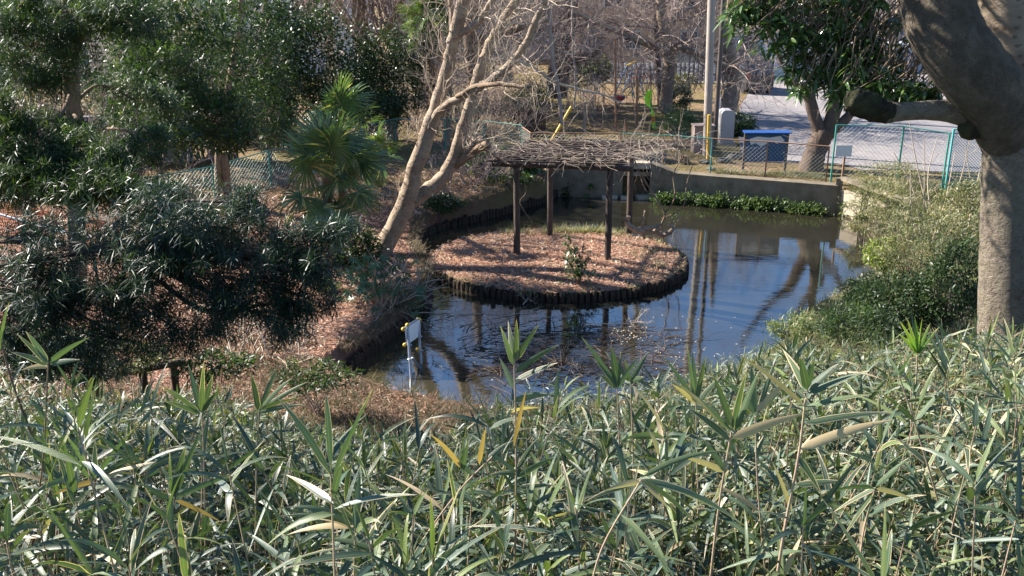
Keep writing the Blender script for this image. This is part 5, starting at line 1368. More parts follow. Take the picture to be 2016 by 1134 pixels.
# ------------------------------------------------------------------ bank plants
def proj(p):
    p = np.asarray(p, float).reshape(-1, 3); q = p-np.array([0, 0, H])
    fz = q[:, 1]*CP - q[:, 2]*SP; uy = q[:, 1]*SP+q[:, 2]*CP
    return 1008+FPX*q[:, 0]/fz, 567-FPX*uy/fz
def tufts(name, label, pts, n_per, L, W, mat, cat='grass', spread=.7, droop=.5, nseg=2, cols=2, r0=.06, prof='blade', group=None):
    pts = np.asarray(pts, float).reshape(-1, 3); k = len(pts)
    rep = np.repeat(np.arange(k), n_per); n = len(rep)
    p = pts[rep]+rng.normal(size=(n, 3))*np.array([r0, r0, 0.0])
    d = rng.normal(size=(n, 3))*spread; d[:, 2] = np.abs(d[:, 2])*.6+.6
    s_ = (0.6+.8*rng.random(k))[rep]
    g = G(); leaves(g, p, d, L*s_*(.7+.6*rng.random(n)), W, droop*rng.random(n), .2, rnd=(rng.random(k)[rep]*.5+rng.random(n)*.5), nseg=nseg, cols=cols, prof=prof)
    o = g.build(name, M[mat], origin=pts[0]); tag(o, label, cat, group, 'stuff'); return o
def scatter(n, xr, yr, cond=None):
    X = rng.uniform(*xr, n); Y = rng.uniform(*yr, n); Z = gz(X, Y)
    d = poly_sd(X, Y, POND); m = d > 0.25
    if cond is not None: m &= cond(X, Y, Z, d)
    return np.stack([X, Y, Z], 1)[m]
def nz(X, Y, s, o=0):
    return np.array([mn.noise(Vector((x*s+o, y*s, o))) for x, y in zip(X, Y)])

# ferns at the foot of the far wall
k = 230; t_ = rng.random(k); t_ = t_[(np.sin(t_*23+.6)+np.sin(t_*41)*.6+1.1) > rng.random(k)*1.6]; k = len(t_); a = np.array([4.75, 30.55]); b_ = np.array([9.75, 28.85])
q = a+(b_-a)*t_[:, None]; q[:, 1] += .12*np.sin(t_*3.1)*1.4
nf = np.repeat(np.arange(k), 9); n = len(nf)
dens = (0.6+.4*np.sin(t_*14)*np.cos(t_*37+1)+.25*rng.random(k))[nf]
p = np.stack([q[nf, 0]+rng.normal(size=n)*.12, q[nf, 1]-.05+rng.normal(size=n)*.08, 0.03+rng.random(n)*.30*dens], 1)
d = rng.normal(size=(n, 3))*.7+np.array([0, -.5, .4])
g = G(); tt = G()
# each frond carries little leaflets
rep = np.repeat(np.arange(n), 6); f_ = np.tile(np.linspace(.15, 1, 6), n)
pp = p[rep]+unit(d)[rep]*(f_*.26)[:, None]; pp[:, 2] -= .06*f_**2
leaves(g, pp, rng.normal(size=(len(rep), 3))*.8+unit(d)[rep]*.5, .085, .038, .2, .2, rnd=rng.random(n)[rep]*.6+rng.random(len(rep))*.4, nseg=2, cols=2, prof='oval')
ivy = tag(g.build('fern_row', M['fern']), 'band of bright green ferns and creeper along the foot of the far pond wall', 'ferns', kind='stuff')
for (u_, v_, w_, lab) in ((1160, 376, 16, 'small bright fern left of the culvert stones'), (1212, 374, 12, 'fern beside the pale stones at the culvert'), (1120, 374, 20, 'dark leafy plant at the left end of the headwall'), (1598, 402, 26, 'ferns at the right corner of the far wall'), (1668, 412, 12, 'bright fern growing against the pale retaining wall panels')):
    c = P(u_, v_, z=.2); s_ = c[1]/FPX
    shrub('fern', (c[0], c[1], 0.0), (w_*s_*1.2, .25, .2), 260, .13, .05, 'fern' if u_ != 1120 else 'broad', lab, 'fern', 'single ferns at the water edge', nst=6, hz=.2, nclump=14)
# dark evergreen plants between the left bank and the far fence
bshrub(960, 345, 30.8, 34, 34, 2600, .17, .06, 'bigleaf', 'evergreen_shrub', 'glossy evergreen shrub behind the front left pergola post', nclump=60, nst=10)
bshrub(1035, 355, 31.0, 30, 30, 2000, .17, .06, 'bigleaf', 'evergreen_shrub', 'glossy evergreen shrub between the two left pergola posts', nclump=50, nst=10)
bshrub(1000, 395, 29.8, 40, 12, 900, .13, .05, 'fern', 'low_plants', 'low green plants at the foot of the shrubs behind the left bank', nclump=40, nst=6)
bshrub(872, 400, 27.4, 34, 13, 1500, .14, .04, 'broad', 'fern_clump', 'dark fern clump on the leafy bank right of the leaning trunk', nclump=50, nst=6, prof='blade')
bshrub(1345, 345, 32.6, 12, 8, 300, .12, .04, 'litter_dark', 'weed_clump', 'dry weeds at the foot of the far fence', nclump=14, nst=4)
# fatsia
def lobed(g, c, n_, size, nl=7):
    """a palmate leaf lying across direction n_"""
    n_ = unit(n_); up = np.array([0, 0, 1.0]); s = unit(np.cross(n_, up+.01)); f = unit(np.cross(s, n_))
    if f[2] > 0: f = -f
    a = np.linspace(-2.1, 2.1, nl); V = [c]; 
    for i, q in enumerate(a):
        r_ = size*(1-.28*abs(q)/2.1)
        for (da, rf, lift) in ((-.20, .62, 0), (0, 1.0, -.12), (.20, .62, 0)):
            ang = q+da; V.append(c+(f*math.cos(ang)+s*math.sin(ang))*r_*rf+n_*lift*size)
        if i < nl-1:
            ang = (q+a[i+1])/2; V.append(c+(f*math.cos(ang)+s*math.sin(ang))*size*.3)
    V = np.array(V); m_ = len(V)
    F = [[0, i, i+1] for i in range(1, m_-1)]
    r_ = rng.random(); A = np.zeros((m_, 3)); A[:, 0] = .5; A[1:, 1] = .3; A[:, 2] = r_
    g.add(V, F, A)
fb = PG(745, 615); fa_ = thing('fatsia', fb, 'fatsia with big lobed glossy leaves at the foot of the leaning tree', 'shrub')
gs = G()
for k in range(120):
    u_, v_ = rng.normal(735, 48), rng.normal(560, 30)
    if not (640 < u_ < 830 and 500 < v_ < 630): continue
    c = P(u_, v_, y=fb[1]+.5+rng.normal()*.45)
    if c[2] < gz1(c[0], c[1])+.1: continue
    g = G(); lobed(g, c, np.array([rng.normal()*.5-.3, -.5+rng.normal()*.4, .9]), .16+.07*rng.random())
    g.build('leaf', M['fatsia'], fa_)
    if k % 3 == 0: tube(gs, smooth_path([fb+rng.normal(size=3)*(.3, .2, 0), (fb+c)/2+(0, 0, .2), c], 3), .008, 4, cap=False)
tag(gs.build('stems', M['twig_red'], fa_), kind='stuff')
bshrub(690, 500, 22.6, 60, 40, 2600, .12, .05, 'broad', 'evergreen_shrub', 'dark small-leaved shrub in the shade between the fan palms and leaning trunk', nclump=60, nst=12)
bshrub(100, 690, 12.6, 110, 40, 2600, .11, .04, 'broad', 'evergreen_shrub', 'dark leafy shrub in deep shade at the lower left behind the bamboo', nclump=60, nst=12)
bshrub(250, 700, 13.2, 90, 26, 1700, .10, .03, 'shrub_olive', 'low_shrub', 'tangled low weeds round the dark log rail', nclump=60, nst=12, stemm='twig_pale', prof='blade')
bshrub(420, 720, 13.4, 80, 22, 1300, .10, .03, 'podo_far', 'low_shrub', 'low dark shrub on the litter right of the log rail', nclump=50, nst=12, prof='blade')
bshrub(620, 740, 14.2, 80, 22, 1300, .10, .03, 'podo_far', 'low_shrub', 'low dark shrub at the near left corner of the pond', nclump=50, nst=12, prof='blade')
bshrub(330, 400, 24.5, 90, 40, 2600, .13, .04, 'podo_far', 'evergreen_shrub', 'dark needle-leaved shrub in front of the green fence at the left', nclump=60, nst=12, prof='blade')
bshrub(650, 640, 20.4, 26, 14, 500, .12, .03, 'shrub_olive', 'weed_clump', 'sunlit weeds on the red litter below the fatsia', nclump=24, nst=6)

# island plants
def at_i(u_, v_): p = P(u_, v_, z=.36); return np.array([p[0], p[1], iz(p[0], p[1])-.02])
b = at_i(1140, 552)
t = thing('sapling', b, 'small leafy evergreen sapling at the front of the island between the pergola posts', 'sapling')
gl, gs = G(), G()
for (du, dv, nn) in ((-22, -85, 26), (-10, -60, 22), (2, -42, 22), (-26, -40, 16), (22, -50, 16), (-4, -20, 16), (30, -15, 14), (10, -72, 10), (-24, -70, 12)):
    nn *= 2; tip = P(1140+du, 552+dv, y=b[1]+rng.normal()*.1); s = smooth_path([b, (b+tip)/2+rng.normal(size=3)*.04, tip], 4); tube(gs, s, np.linspace(.012, .004, len(s)), 5, cap=False)
    q = s[rng.integers(len(s)//2, len(s), nn)]+rng.normal(size=(nn, 3))*.05
    leaves(gl, q, rng.normal(size=(nn, 3))+(0, -.2, .4), .13, .06, .2, .2, nseg=2, prof='oval', cols=3)
tag(gl.build('foliage', M['bigleaf'], t), kind='stuff'); gs.build('stems', M['bark_brown'], t)
b = at_i(1262, 492); t = thing('fern_plant', b, 'feathery dark green fern clump at the right of the island by the rear post', 'fern')
gl = G(); 
for k in range(34):
    az = rng.random()*6.28; L_ = .45+.35*rng.random(); el = .35+.8*rng.random()
    d = np.array([math.cos(az)*math.cos(el), math.sin(az)*math.cos(el), math.sin(el)]); tl = np.linspace(.15, 1, 14)
    c = b+(0, 0, .05)+rng.normal(size=3)*(.18, .1, 0); sp = c+d*L_*tl[:, None]; sp[:, 2] -= .45*L_*tl**2
    sd = unit(np.cross(d, (0, 0, 1)))
    for sg_ in (-1, 1): leaves(gl, sp, sd*sg_+d*.4, .15*(1-.6*tl), .022, .2, .1, rnd=np.full(14, rng.random()), nseg=1, cols=2)
tag(gl.build('fronds', M['fatsia'], t), kind='stuff')
dw = thing('driftwood', at_i(1285, 455), 'twisted pale driftwood root lying at the right rear edge of the island', 'driftwood')
for pth in ([(1238, 425, 5), (1234, 436, 6), (1243, 448, 6), (1262, 455, 6), (1285, 456, 5), (1300, 450, 4)], [(1255, 452, 5), (1280, 449, 5), (1298, 444, 3), (1306, 440, 2)],
            [(1290, 455, 4), (1305, 462, 5), (1318, 458, 5), (1325, 448, 4), (1318, 443, 3)], [(1268, 470, 3), (1264, 450, 2.5), (1268, 425, 2), (1270, 415, 2)]):
    y_ = 24.6; g = G(); s = smooth_path([[*P(u_, v_, y=y_+rng.normal()*.05), r_*y_/FPX] for u_, v_, r_ in pth], 4); tube(g, s[:, :3], s[:, 3], 8, lump=.12); g.build('root', M['bark_pale'], dw, smooth=True)
k = 60; a = rng.random(k)*6.28; r_ = IR*(.2+.75*rng.random(k)**.5)
ip = np.stack([IC[0]+r_*np.cos(a), IC[1]+EY*r_*np.sin(a), np.full(k, .26)], 1)
tufts('grass_tufts', 'scattered thin green grass tufts on the litter of the island', ip, 16, .16, .010, 'grass', nseg=2)
k = 46; tt_ = rng.random(k); ia = np.array([1.15, 26.0])*(1-tt_[:, None])+np.array([3.0, 25.9])*tt_[:, None]; ia = np.concatenate([ia, np.stack([rng.uniform(-.3, 1.2, 18), rng.uniform(25.6, 26.2, 18)], 1)])
tufts('straw_grass', 'pale straw-coloured grass along the rear edge of the island', np.column_stack([ia+rng.normal(size=ia.shape)*.1, np.full(len(ia), .19)]), 40, .30, .010, 'strawgrass', nseg=3)
k = 60; a = rng.uniform(-2.6, .6, k); ia = np.stack([IC[0]+(IR-.1)*np.cos(a), IC[1]+EY*(IR-.1)*np.sin(a), np.full(k, .19)], 1)
tufts('edge_grass', 'wisps of dry grass hanging over the stakes at the island front right', ia, 26, .18, .008, 'strawgrass', droop=1.4, nseg=3)

# needle litter: thin dry strips lying about
def litter(name, label, pts, L, W, mat, lift=.02, tilt=.35):
    n = len(pts); d = rng.normal(size=(n, 3)); d[:, 2] = rng.normal(size=n)*tilt; pts = pts+np.array([0, 0, lift])
    g = G(); leaves(g, pts+rng.random((n, 1))*np.array([0, 0, .03]), d, L*(.4+1.0*rng.random(n)), W*(.6+.8*rng.random(n)), .1, .3, roll=rng.normal(size=n)*.5, nseg=1, cols=2, prof='straw', rnd=np.clip(rng.random(n), 0, 1))
    return tag(g.build(name, M[mat]), label, 'leaf litter', kind='stuff')
k = 26000; a = rng.random(k)*6.28; r_ = (IR-.03)*np.sqrt(rng.random(k)); X = IC[0]+r_*np.cos(a); Y = IC[1]+EY*r_*np.sin(a)
litter('island_litter', 'reddish-brown needle and leaf litter covering the island', np.stack([X, Y, .19+.14*(1-(r_/IR)**2)], 1), .11, .010, 'litter')
lp = scatter(120000, (-13, 1.5), (14.2, 31.5), lambda X, Y, Z, d: (X < -1.0+(Y-16)*.2) & ((d < 7) | (rng.random(len(X)) < .4)))
litter('bank_litter', 'reddish-brown needle and leaf litter covering the left bank', lp, .12, .011, 'litter')
lp = scatter(26000, (-12, 13), (12.6, 34), lambda X, Y, Z, d: (d < 3.5))
litter('shore_litter', 'brown dead leaves and straw strewn round the pond shore', lp, .15, .012, 'litter_dark')
lp = scatter(8000, (-13, 2), (16.5, 31.5), lambda X, Y, Z, d: (d < 6) & (nz(X, Y, 1.6, 5) > -.15)); n_ = len(lp)
g = G(); d = rng.normal(size=(n_, 3)); d[:, 2] *= .25
leaves(g, lp+(0, 0, .035), d, .10*(.5+rng.random(n_)), .05, .15, .3, roll=rng.normal(size=n_)*.5, nseg=2, cols=2, prof='oval')
tag(g.build('fallen_leaves', M['deadleaf']), 'single curled tan dead leaves lying on the left bank', 'fallen leaves', kind='stuff')
k = 1500; a = rng.random(k)*6.28; r_ = (IR-.1)*np.sqrt(rng.random(k)); X = IC[0]+r_*np.cos(a); Y = IC[1]+EY*r_*np.sin(a)
g = G(); d = rng.normal(size=(k, 3)); d[:, 2] *= .25
leaves(g, np.stack([X, Y, .215+.14*(1-(r_/IR)**2)], 1), d, .09*(.5+rng.random(k)), .045, .15, .3, roll=rng.normal(size=k)*.5, nseg=2, cols=2, prof='oval')
tag(g.build('fallen_leaves', M['deadleaf']), 'curled dead leaves scattered over the island litter', 'fallen leaves', kind='stuff')
for (u0, u1, v0, v1, n_, lab) in ((740, 860, 560, 625, 220, 'pile of bare grey twigs at the water edge below the leaning tree'), (440, 620, 640, 720, 140, 'sunlit pale fallen twigs on the red litter at the lower left')):
    g = G()
    for k in range(n_):
        p_ = PG(rng.uniform(u0, u1), rng.uniform(v0, v1)); d = rdir(1, .25)[0]; tube(g, wander(p_+(0, 0, .05), d, .4+.9*rng.random(), 5, .2, .02), np.linspace(.012, .004, 6)*(.6+rng.random()), 4, cap=False)
    tag(g.build('fallen_twigs', M['twig_pale']), lab, 'twigs', kind='stuff')
# overhanging dry fringe of the left bank
fp = []
for k in range(900):
    s_ = rng.random()*cum[-1]; i = min(np.searchsorted(cum, s_, 'right')-1, len(seglen)-1); p = lb[i]+(lb[i+1]-lb[i])*((s_-cum[i])/seglen[i]); fp.append((p[0]-.12+rng.normal()*.08, p[1]+rng.normal()*.08, gz1(p[0]-.35, p[1])+.0))
tufts('bank_fringe', 'dry grass and roots hanging over the stakes of the left bank', fp, 12, .24, .008, 'litter_dark', droop=1.6, nseg=3)

# grass on the banks
gp_ = scatter(5200, (-7, 4.5), (9.0, 17.5), lambda X, Y, Z, d: (d < 7) & (nz(X, Y, .8) > -.25))
tufts('bank_grass', 'short dull green and straw grass on the slope below the bamboo', gp_, 9, .20, .009, 'grass_dark', nseg=2, spread=.9)
tufts('dry_bank_grass', 'dry brown grass mat between the bamboo and the near water edge', scatter(3500, (-5, 3.0), (12, 16.5), lambda X, Y, Z, d: d < 3.0), 10, .20, .007, 'litter_dark', nseg=2, spread=1.2)
gp_ = scatter(9000, (3.0, 14), (13.5, 28.5), lambda X, Y, Z, d: (X > 3.0) & (d < 8) & (rng.random(len(X)) < .8))
tufts('right_bank_grass', 'thick green and straw-coloured grass covering the right bank', gp_, 10, .34, .014, 'grass', nseg=2, spread=.8, droop=.7)
gp_ = scatter(2600, (9.9, 17), (26.2, 29.4), lambda X, Y, Z, d: (d > .5))
tufts('bamboo_grass', 'low sunlit bamboo grass behind the retaining wall at the fence', gp_, 14, .30, .018, 'shrub_olive', nseg=2, spread=.8, droop=.6)
gp_ = np.array([(x, 31.25-.25*(x-4.6)+.25+rng.normal()*.12, .85) for x in rng.uniform(6.5, 9.9, 120)])
tufts('wall_top_grass', 'grass tufts along the top of the far wall under the notice board', gp_, 16, .24, .012, 'shrub_olive', nseg=2)
tufts('park_weeds', 'sparse low weeds and moss on the trodden park ground', scatter(700, (-12, 12), (31.5, 46)), 7, .10, .012, 'grass', nseg=1)

def rshrub(u_, v_, y_, ru, rv, n, L, W, mat, label, name='shrub', **kw): return bshrub(u_, v_, y_, ru, rv, n, L, W, mat, name, label, **kw)
rshrub(1770, 600, 17.2, 95, 60, 7500, .10, .030, 'broad', 'dense dark green shrub overhanging the right side of the pond', nclump=150, nst=40, stemm='bark_brown')
rshrub(1690, 640, 15.6, 80, 35, 3800, .09, .020, 'podo_far', 'low dark shrub spreading toward the water at the right', nclump=90, nst=24, prof='blade')
rshrub(1880, 560, 16.5, 60, 90, 4200, .10, .03, 'broad', 'dark green shrub directly beside the large tree trunk', nclump=90, nst=24)
rshrub(1820, 480, 19.5, 105, 70, 5200, .11, .022, 'shrub_olive', 'tall olive and straw brush on the right bank', nclump=150, nst=50, stemm='twig_red', prof='blade')
rshrub(1900, 420, 22.0, 60, 60, 3000, .12, .03, 'shrub_olive', 'sunlit olive brush in front of the teal fence beside the trunk', nclump=90, nst=30, stemm='twig_red')
rshrub(1745, 395, 24.5, 75, 34, 3000, .14, .022, 'shrub_olive', 'feathery olive bamboo-grass mound above the retaining wall', nclump=90, nst=16, prof='blade')
rshrub(1740, 500, 20.8, 34, 30, 1400, .11, .04, 'lime', 'lime-green leafy shrub at the right water edge', nclump=50, nst=14)
rshrub(1750, 345, 28.0, 70, 20, 1800, .14, .02, 'shrub_olive', 'loose dry bamboo grass along the foot of the taller fence', nclump=60, nst=10, prof='blade')
rshrub(1700, 440, 26.0, 30, 18, 900, .12, .03, 'shrub_olive', 'straggling weeds hanging at the end of the pale retaining wall', nclump=40, nst=12, stemm='twig_pale')
rshrub(1700, 570, 19.0, 40, 26, 1500, .10, .03, 'shrub_olive', 'olive leafy brush at the water edge below the lime shrub', nclump=60, nst=20, stemm='twig_red')
rshrub(1560, 640, 16.4, 50, 22, 1300, .10, .02, 'grass', 'straw-green grass mound at the near right corner of the pond', nclump=50, nst=8, prof='blade')
# leafless arching stems
for k, (u_, v_, tips, lab) in enumerate(((1850, 410, [(1790, 240), (1845, 270), (1910, 270), (1880, 300)], 'fan of bare pinkish stems in front of the teal fence'), (1915, 400, [(1938, 290), (1900, 290), (1936, 340)], 'bare stems crossing beside the large trunk'), (1820, 440, [(1792, 320), (1820, 270), (1760, 300)], 'leaning bare stems left of the pinkish fan'))):
    b = P(u_, v_, y=24.0); b[2] = gz1(b[0], b[1]); t = thing('bare_sapling', b, lab, 'sapling')
    for (a_, c_) in tips:
        tip = P(a_, c_, y=24+rng.normal()*.3); g = G(); s = smooth_path([b, (b*.5+tip*.5)+rng.normal(size=3)*.12, tip], 5); tube(g, s, np.linspace(.024, .008, len(s)), 5)
        side_twigs(g, np.column_stack([s, np.full(len(s), .012)]), 4, .5, .006, 1, 2, .3); tag(g.build('stem', M['twig_pale'], t), kind='stuff')

# ------------------------------------------------------------------ things in the water
g = G()
for (u0, v0, u1, v1, r_) in ((940, 700, 1120, 655, .02), (1100, 625, 1210, 603, .022), (1040, 628, 1160, 612, .018), (905, 640, 1060, 607, .028), (1150, 640, 1290, 634, .02), (880, 690, 960, 712, .02), (1060, 735, 1100, 705, .025), (1240, 630, 1290, 634, .02), (1030, 600, 1025, 580, .02), (960, 655, 1060, 668, .014), (1120, 730, 1140, 740, .02), (880, 620, 1000, 612, .02), (850, 700, 890, 735, .014)):
    a, b = P(u0, v0, z=.03), P(u1, v1, z=.06)
    s = smooth_path([a, (a*.6+b*.4)+rng.normal(size=3)*(.08, .08, .03), b], 5); s[1:-1] += rng.normal(size=(len(s)-2, 3))*(.03, .03, .01); tube(g, s, np.linspace(r_*.55, r_*.2, len(s)), 6, lump=.1)
    side_twigs(g, np.column_stack([s, np.full(len(s), .012)]), 5, .35, .006, 1, 3, .2)
tag(g.build('floating_branches', M['twig_pale']), 'broken branches and twigs floating in the water in front of the island', 'branches', kind='stuff')
g = G()
for k in range(230):
    p_ = P(rng.uniform(900, 1320), rng.uniform(640, 760), z=.01); th = rng.normal()*.5+(0 if rng.random() < .6 else 1.2)
    s = wander(p_, (math.cos(th), math.sin(th), .0), .5+rng.random(), 5, .15, 0, (.0, .08)); tube(g, s, np.linspace(.009, .003, 6), 4, cap=False)
tag(g.build('sunken_brush', M['bark_dark']), 'dark tangle of sunken twigs showing through the near water', 'twigs', kind='stuff')
k = 150; u_ = np.concatenate([rng.normal(1230, 30, 60), rng.normal(1330, 30, 30), rng.uniform(880, 1480, 60)]); v_ = np.concatenate([rng.normal(658, 9, 60), rng.normal(700, 25, 30), rng.uniform(610, 760, 60)])
fp = np.array([P(a, b, z=.012) for a, b in zip(u_, v_)])
g = G(); d = rng.normal(size=(k, 3)); d[:, 2] = .05; leaves(g, fp, d, .055*(.4+rng.random(k)), .022, -.05, .15, nseg=2, cols=2, prof='oval')
tag(g.build('floating_leaves', M['floatleaf']), 'small pale dead leaves floating on the pond', 'leaves', kind='stuff')
# a leafy sprig over the water at the right of the island
b = P(1330, 455, y=25.2); t = thing('sprig', b, 'thin sprig of dark leaves reaching over the water at the right of the island', 'sprig')
gl, gs = G(), G(); tube(gs, smooth_path([P(1322, 480, y=25), P(1330, 440, y=25.1), P(1350, 424, y=25.2)], 3), .006, 4)
q = np.array([P(1332+rng.normal()*7, 430+rng.normal()*12, y=25.1) for _ in range(46)]); leaves(gl, q, rng.normal(size=(46, 3)), .08, .035, .2, .2, nseg=2, prof='oval')
tag(gl.build('foliage', M['broad'], t), kind='stuff'); gs.build('stem', M['twig'], t)

# ------------------------------------------------------------------ dwarf bamboo
SILU = np.array([[-400, 690], [0, 715], [250, 742], [430, 755], [560, 810], [700, 850], [880, 838], [960, 785], [1050, 752], [1150, 742], [1300, 728], [1420, 700], [1520, 668], [1620, 665], [1780, 650], [1950, 640], [2100, 600], [2500, 560]])
def bamboo(name, label, n, xr, yr, L, W, nl, nseg, cols, hgt, ncl, dens=None, mats='bamboo'):
    Y = np.sqrt(rng.uniform(yr[0]**2, yr[1]**2, n)); X = rng.uniform(-.66, .66, n)*Y*1.0
    Z = gz(X, Y); hh = hgt*(.65+.5*rng.random(n))
    clump = nz(X, Y, 1.1, 3.0)
    hh *= 1+.6*clump+.5*(rng.random(n) < .16)
    lean = rng.normal(size=(n, 2))*.16
    top = np.stack([X+lean[:, 0]*hh, Y+lean[:, 1]*hh, Z+hh], 1)
    u_, v_ = proj(top); lim = np.interp(u_, SILU[:, 0], SILU[:, 1])
    ok = (v_-35*(6/np.maximum(Y, 2))**.5*(.5+rng.random(n)) > lim-12) & (poly_sd(X, Y, POND) > .4)
    ok &= np.hypot(X-4.55, Y-8.3) > .35
    X, Y, Z, top = X[ok], Y[ok], Z[ok], top[ok]; n = len(X)
    base = np.stack([X, Y, Z-.05], 1)
    gl, gs = G(), G()
    tubes_n = n
    for i in range(n):
        m_ = (base[i]+top[i])/2+rng.normal(size=3)*(.03, .03, 0)
        tube(gs, [base[i], m_, top[i]], [.0042, .0038, .0024], 3, cap=False)
    for c in range(ncl):
        f = 1-c*.27-.12*rng.random(n)*(c > 0)
        off = rng.normal(size=(n, 3))*.09*(c > 0)
        cp = base+(top-base)*f[:, None]+off
        ax = unit(top-base+rng.normal(size=(n, 3))*.25*(1+c))
        up = np.tile([.3, .9, .2], (n, 1)); s_ = unit(np.cross(ax, up)); w_ = np.cross(s_, ax)
        a = (np.arange(nl)*2.7)[None, :]+rng.random((n, 1))*6
        el = np.linspace(.3, 1.5, nl)[None, :]+rng.normal(size=(n, nl))*.28      # angle off the stem
        d = ax[:, None]*np.cos(el)[..., None]+(s_[:, None]*np.cos(a)[..., None]+w_[:, None]*np.sin(a)[..., None])*np.sin(el)[..., None]
        p = cp[:, None]-ax[:, None]*(np.linspace(0, .09, nl)[None, :, None])
        k = n*nl; rn = (rng.random((n, 1))*.35+rng.random((n, nl))*.65).ravel()
        keep = rng.random(k) < .84
        LL = L*(.4+.75*rng.random(k))
        leaves(gl, p.reshape(-1, 3)[keep], d.reshape(-1, 3)[keep], LL[keep], W*(.75+.4*rng.random(k))[keep], (.06+.5*rng.random(k))[keep], .22, roll=(rng.normal(size=k)*.6)[keep], rnd=rn[keep], nseg=nseg, cols=cols)
    r_ = thing(name, (float(np.mean(X)), float(np.mean(Y)), float(np.mean(Z))), label, 'dwarf bamboo')
    tag(gl.build('foliage', M[mats], r_), kind='stuff'); tag(gs.build('culms', M['culm'], r_), kind='stuff')
    r_['kind'] = 'stuff'
bamboo('dwarf_bamboo', 'thicket of dwarf bamboo filling the foreground nearest the camera', 1350, None, (1.5, 4.6), .27, .018, 9, 6, 3, .84, 3)
bamboo('dwarf_bamboo_slope', 'dwarf bamboo covering the slope further down behind the nearest thicket', 3000, None, (4.4, 8.5), .21, .0165, 8, 4, 2, .80, 3)
bamboo('dwarf_bamboo_far', 'lower bamboo grass at the far edge of the slope toward the pond', 4600, None, (8.3, 16.5), .20, .017, 7, 2, 2, .60, 3)

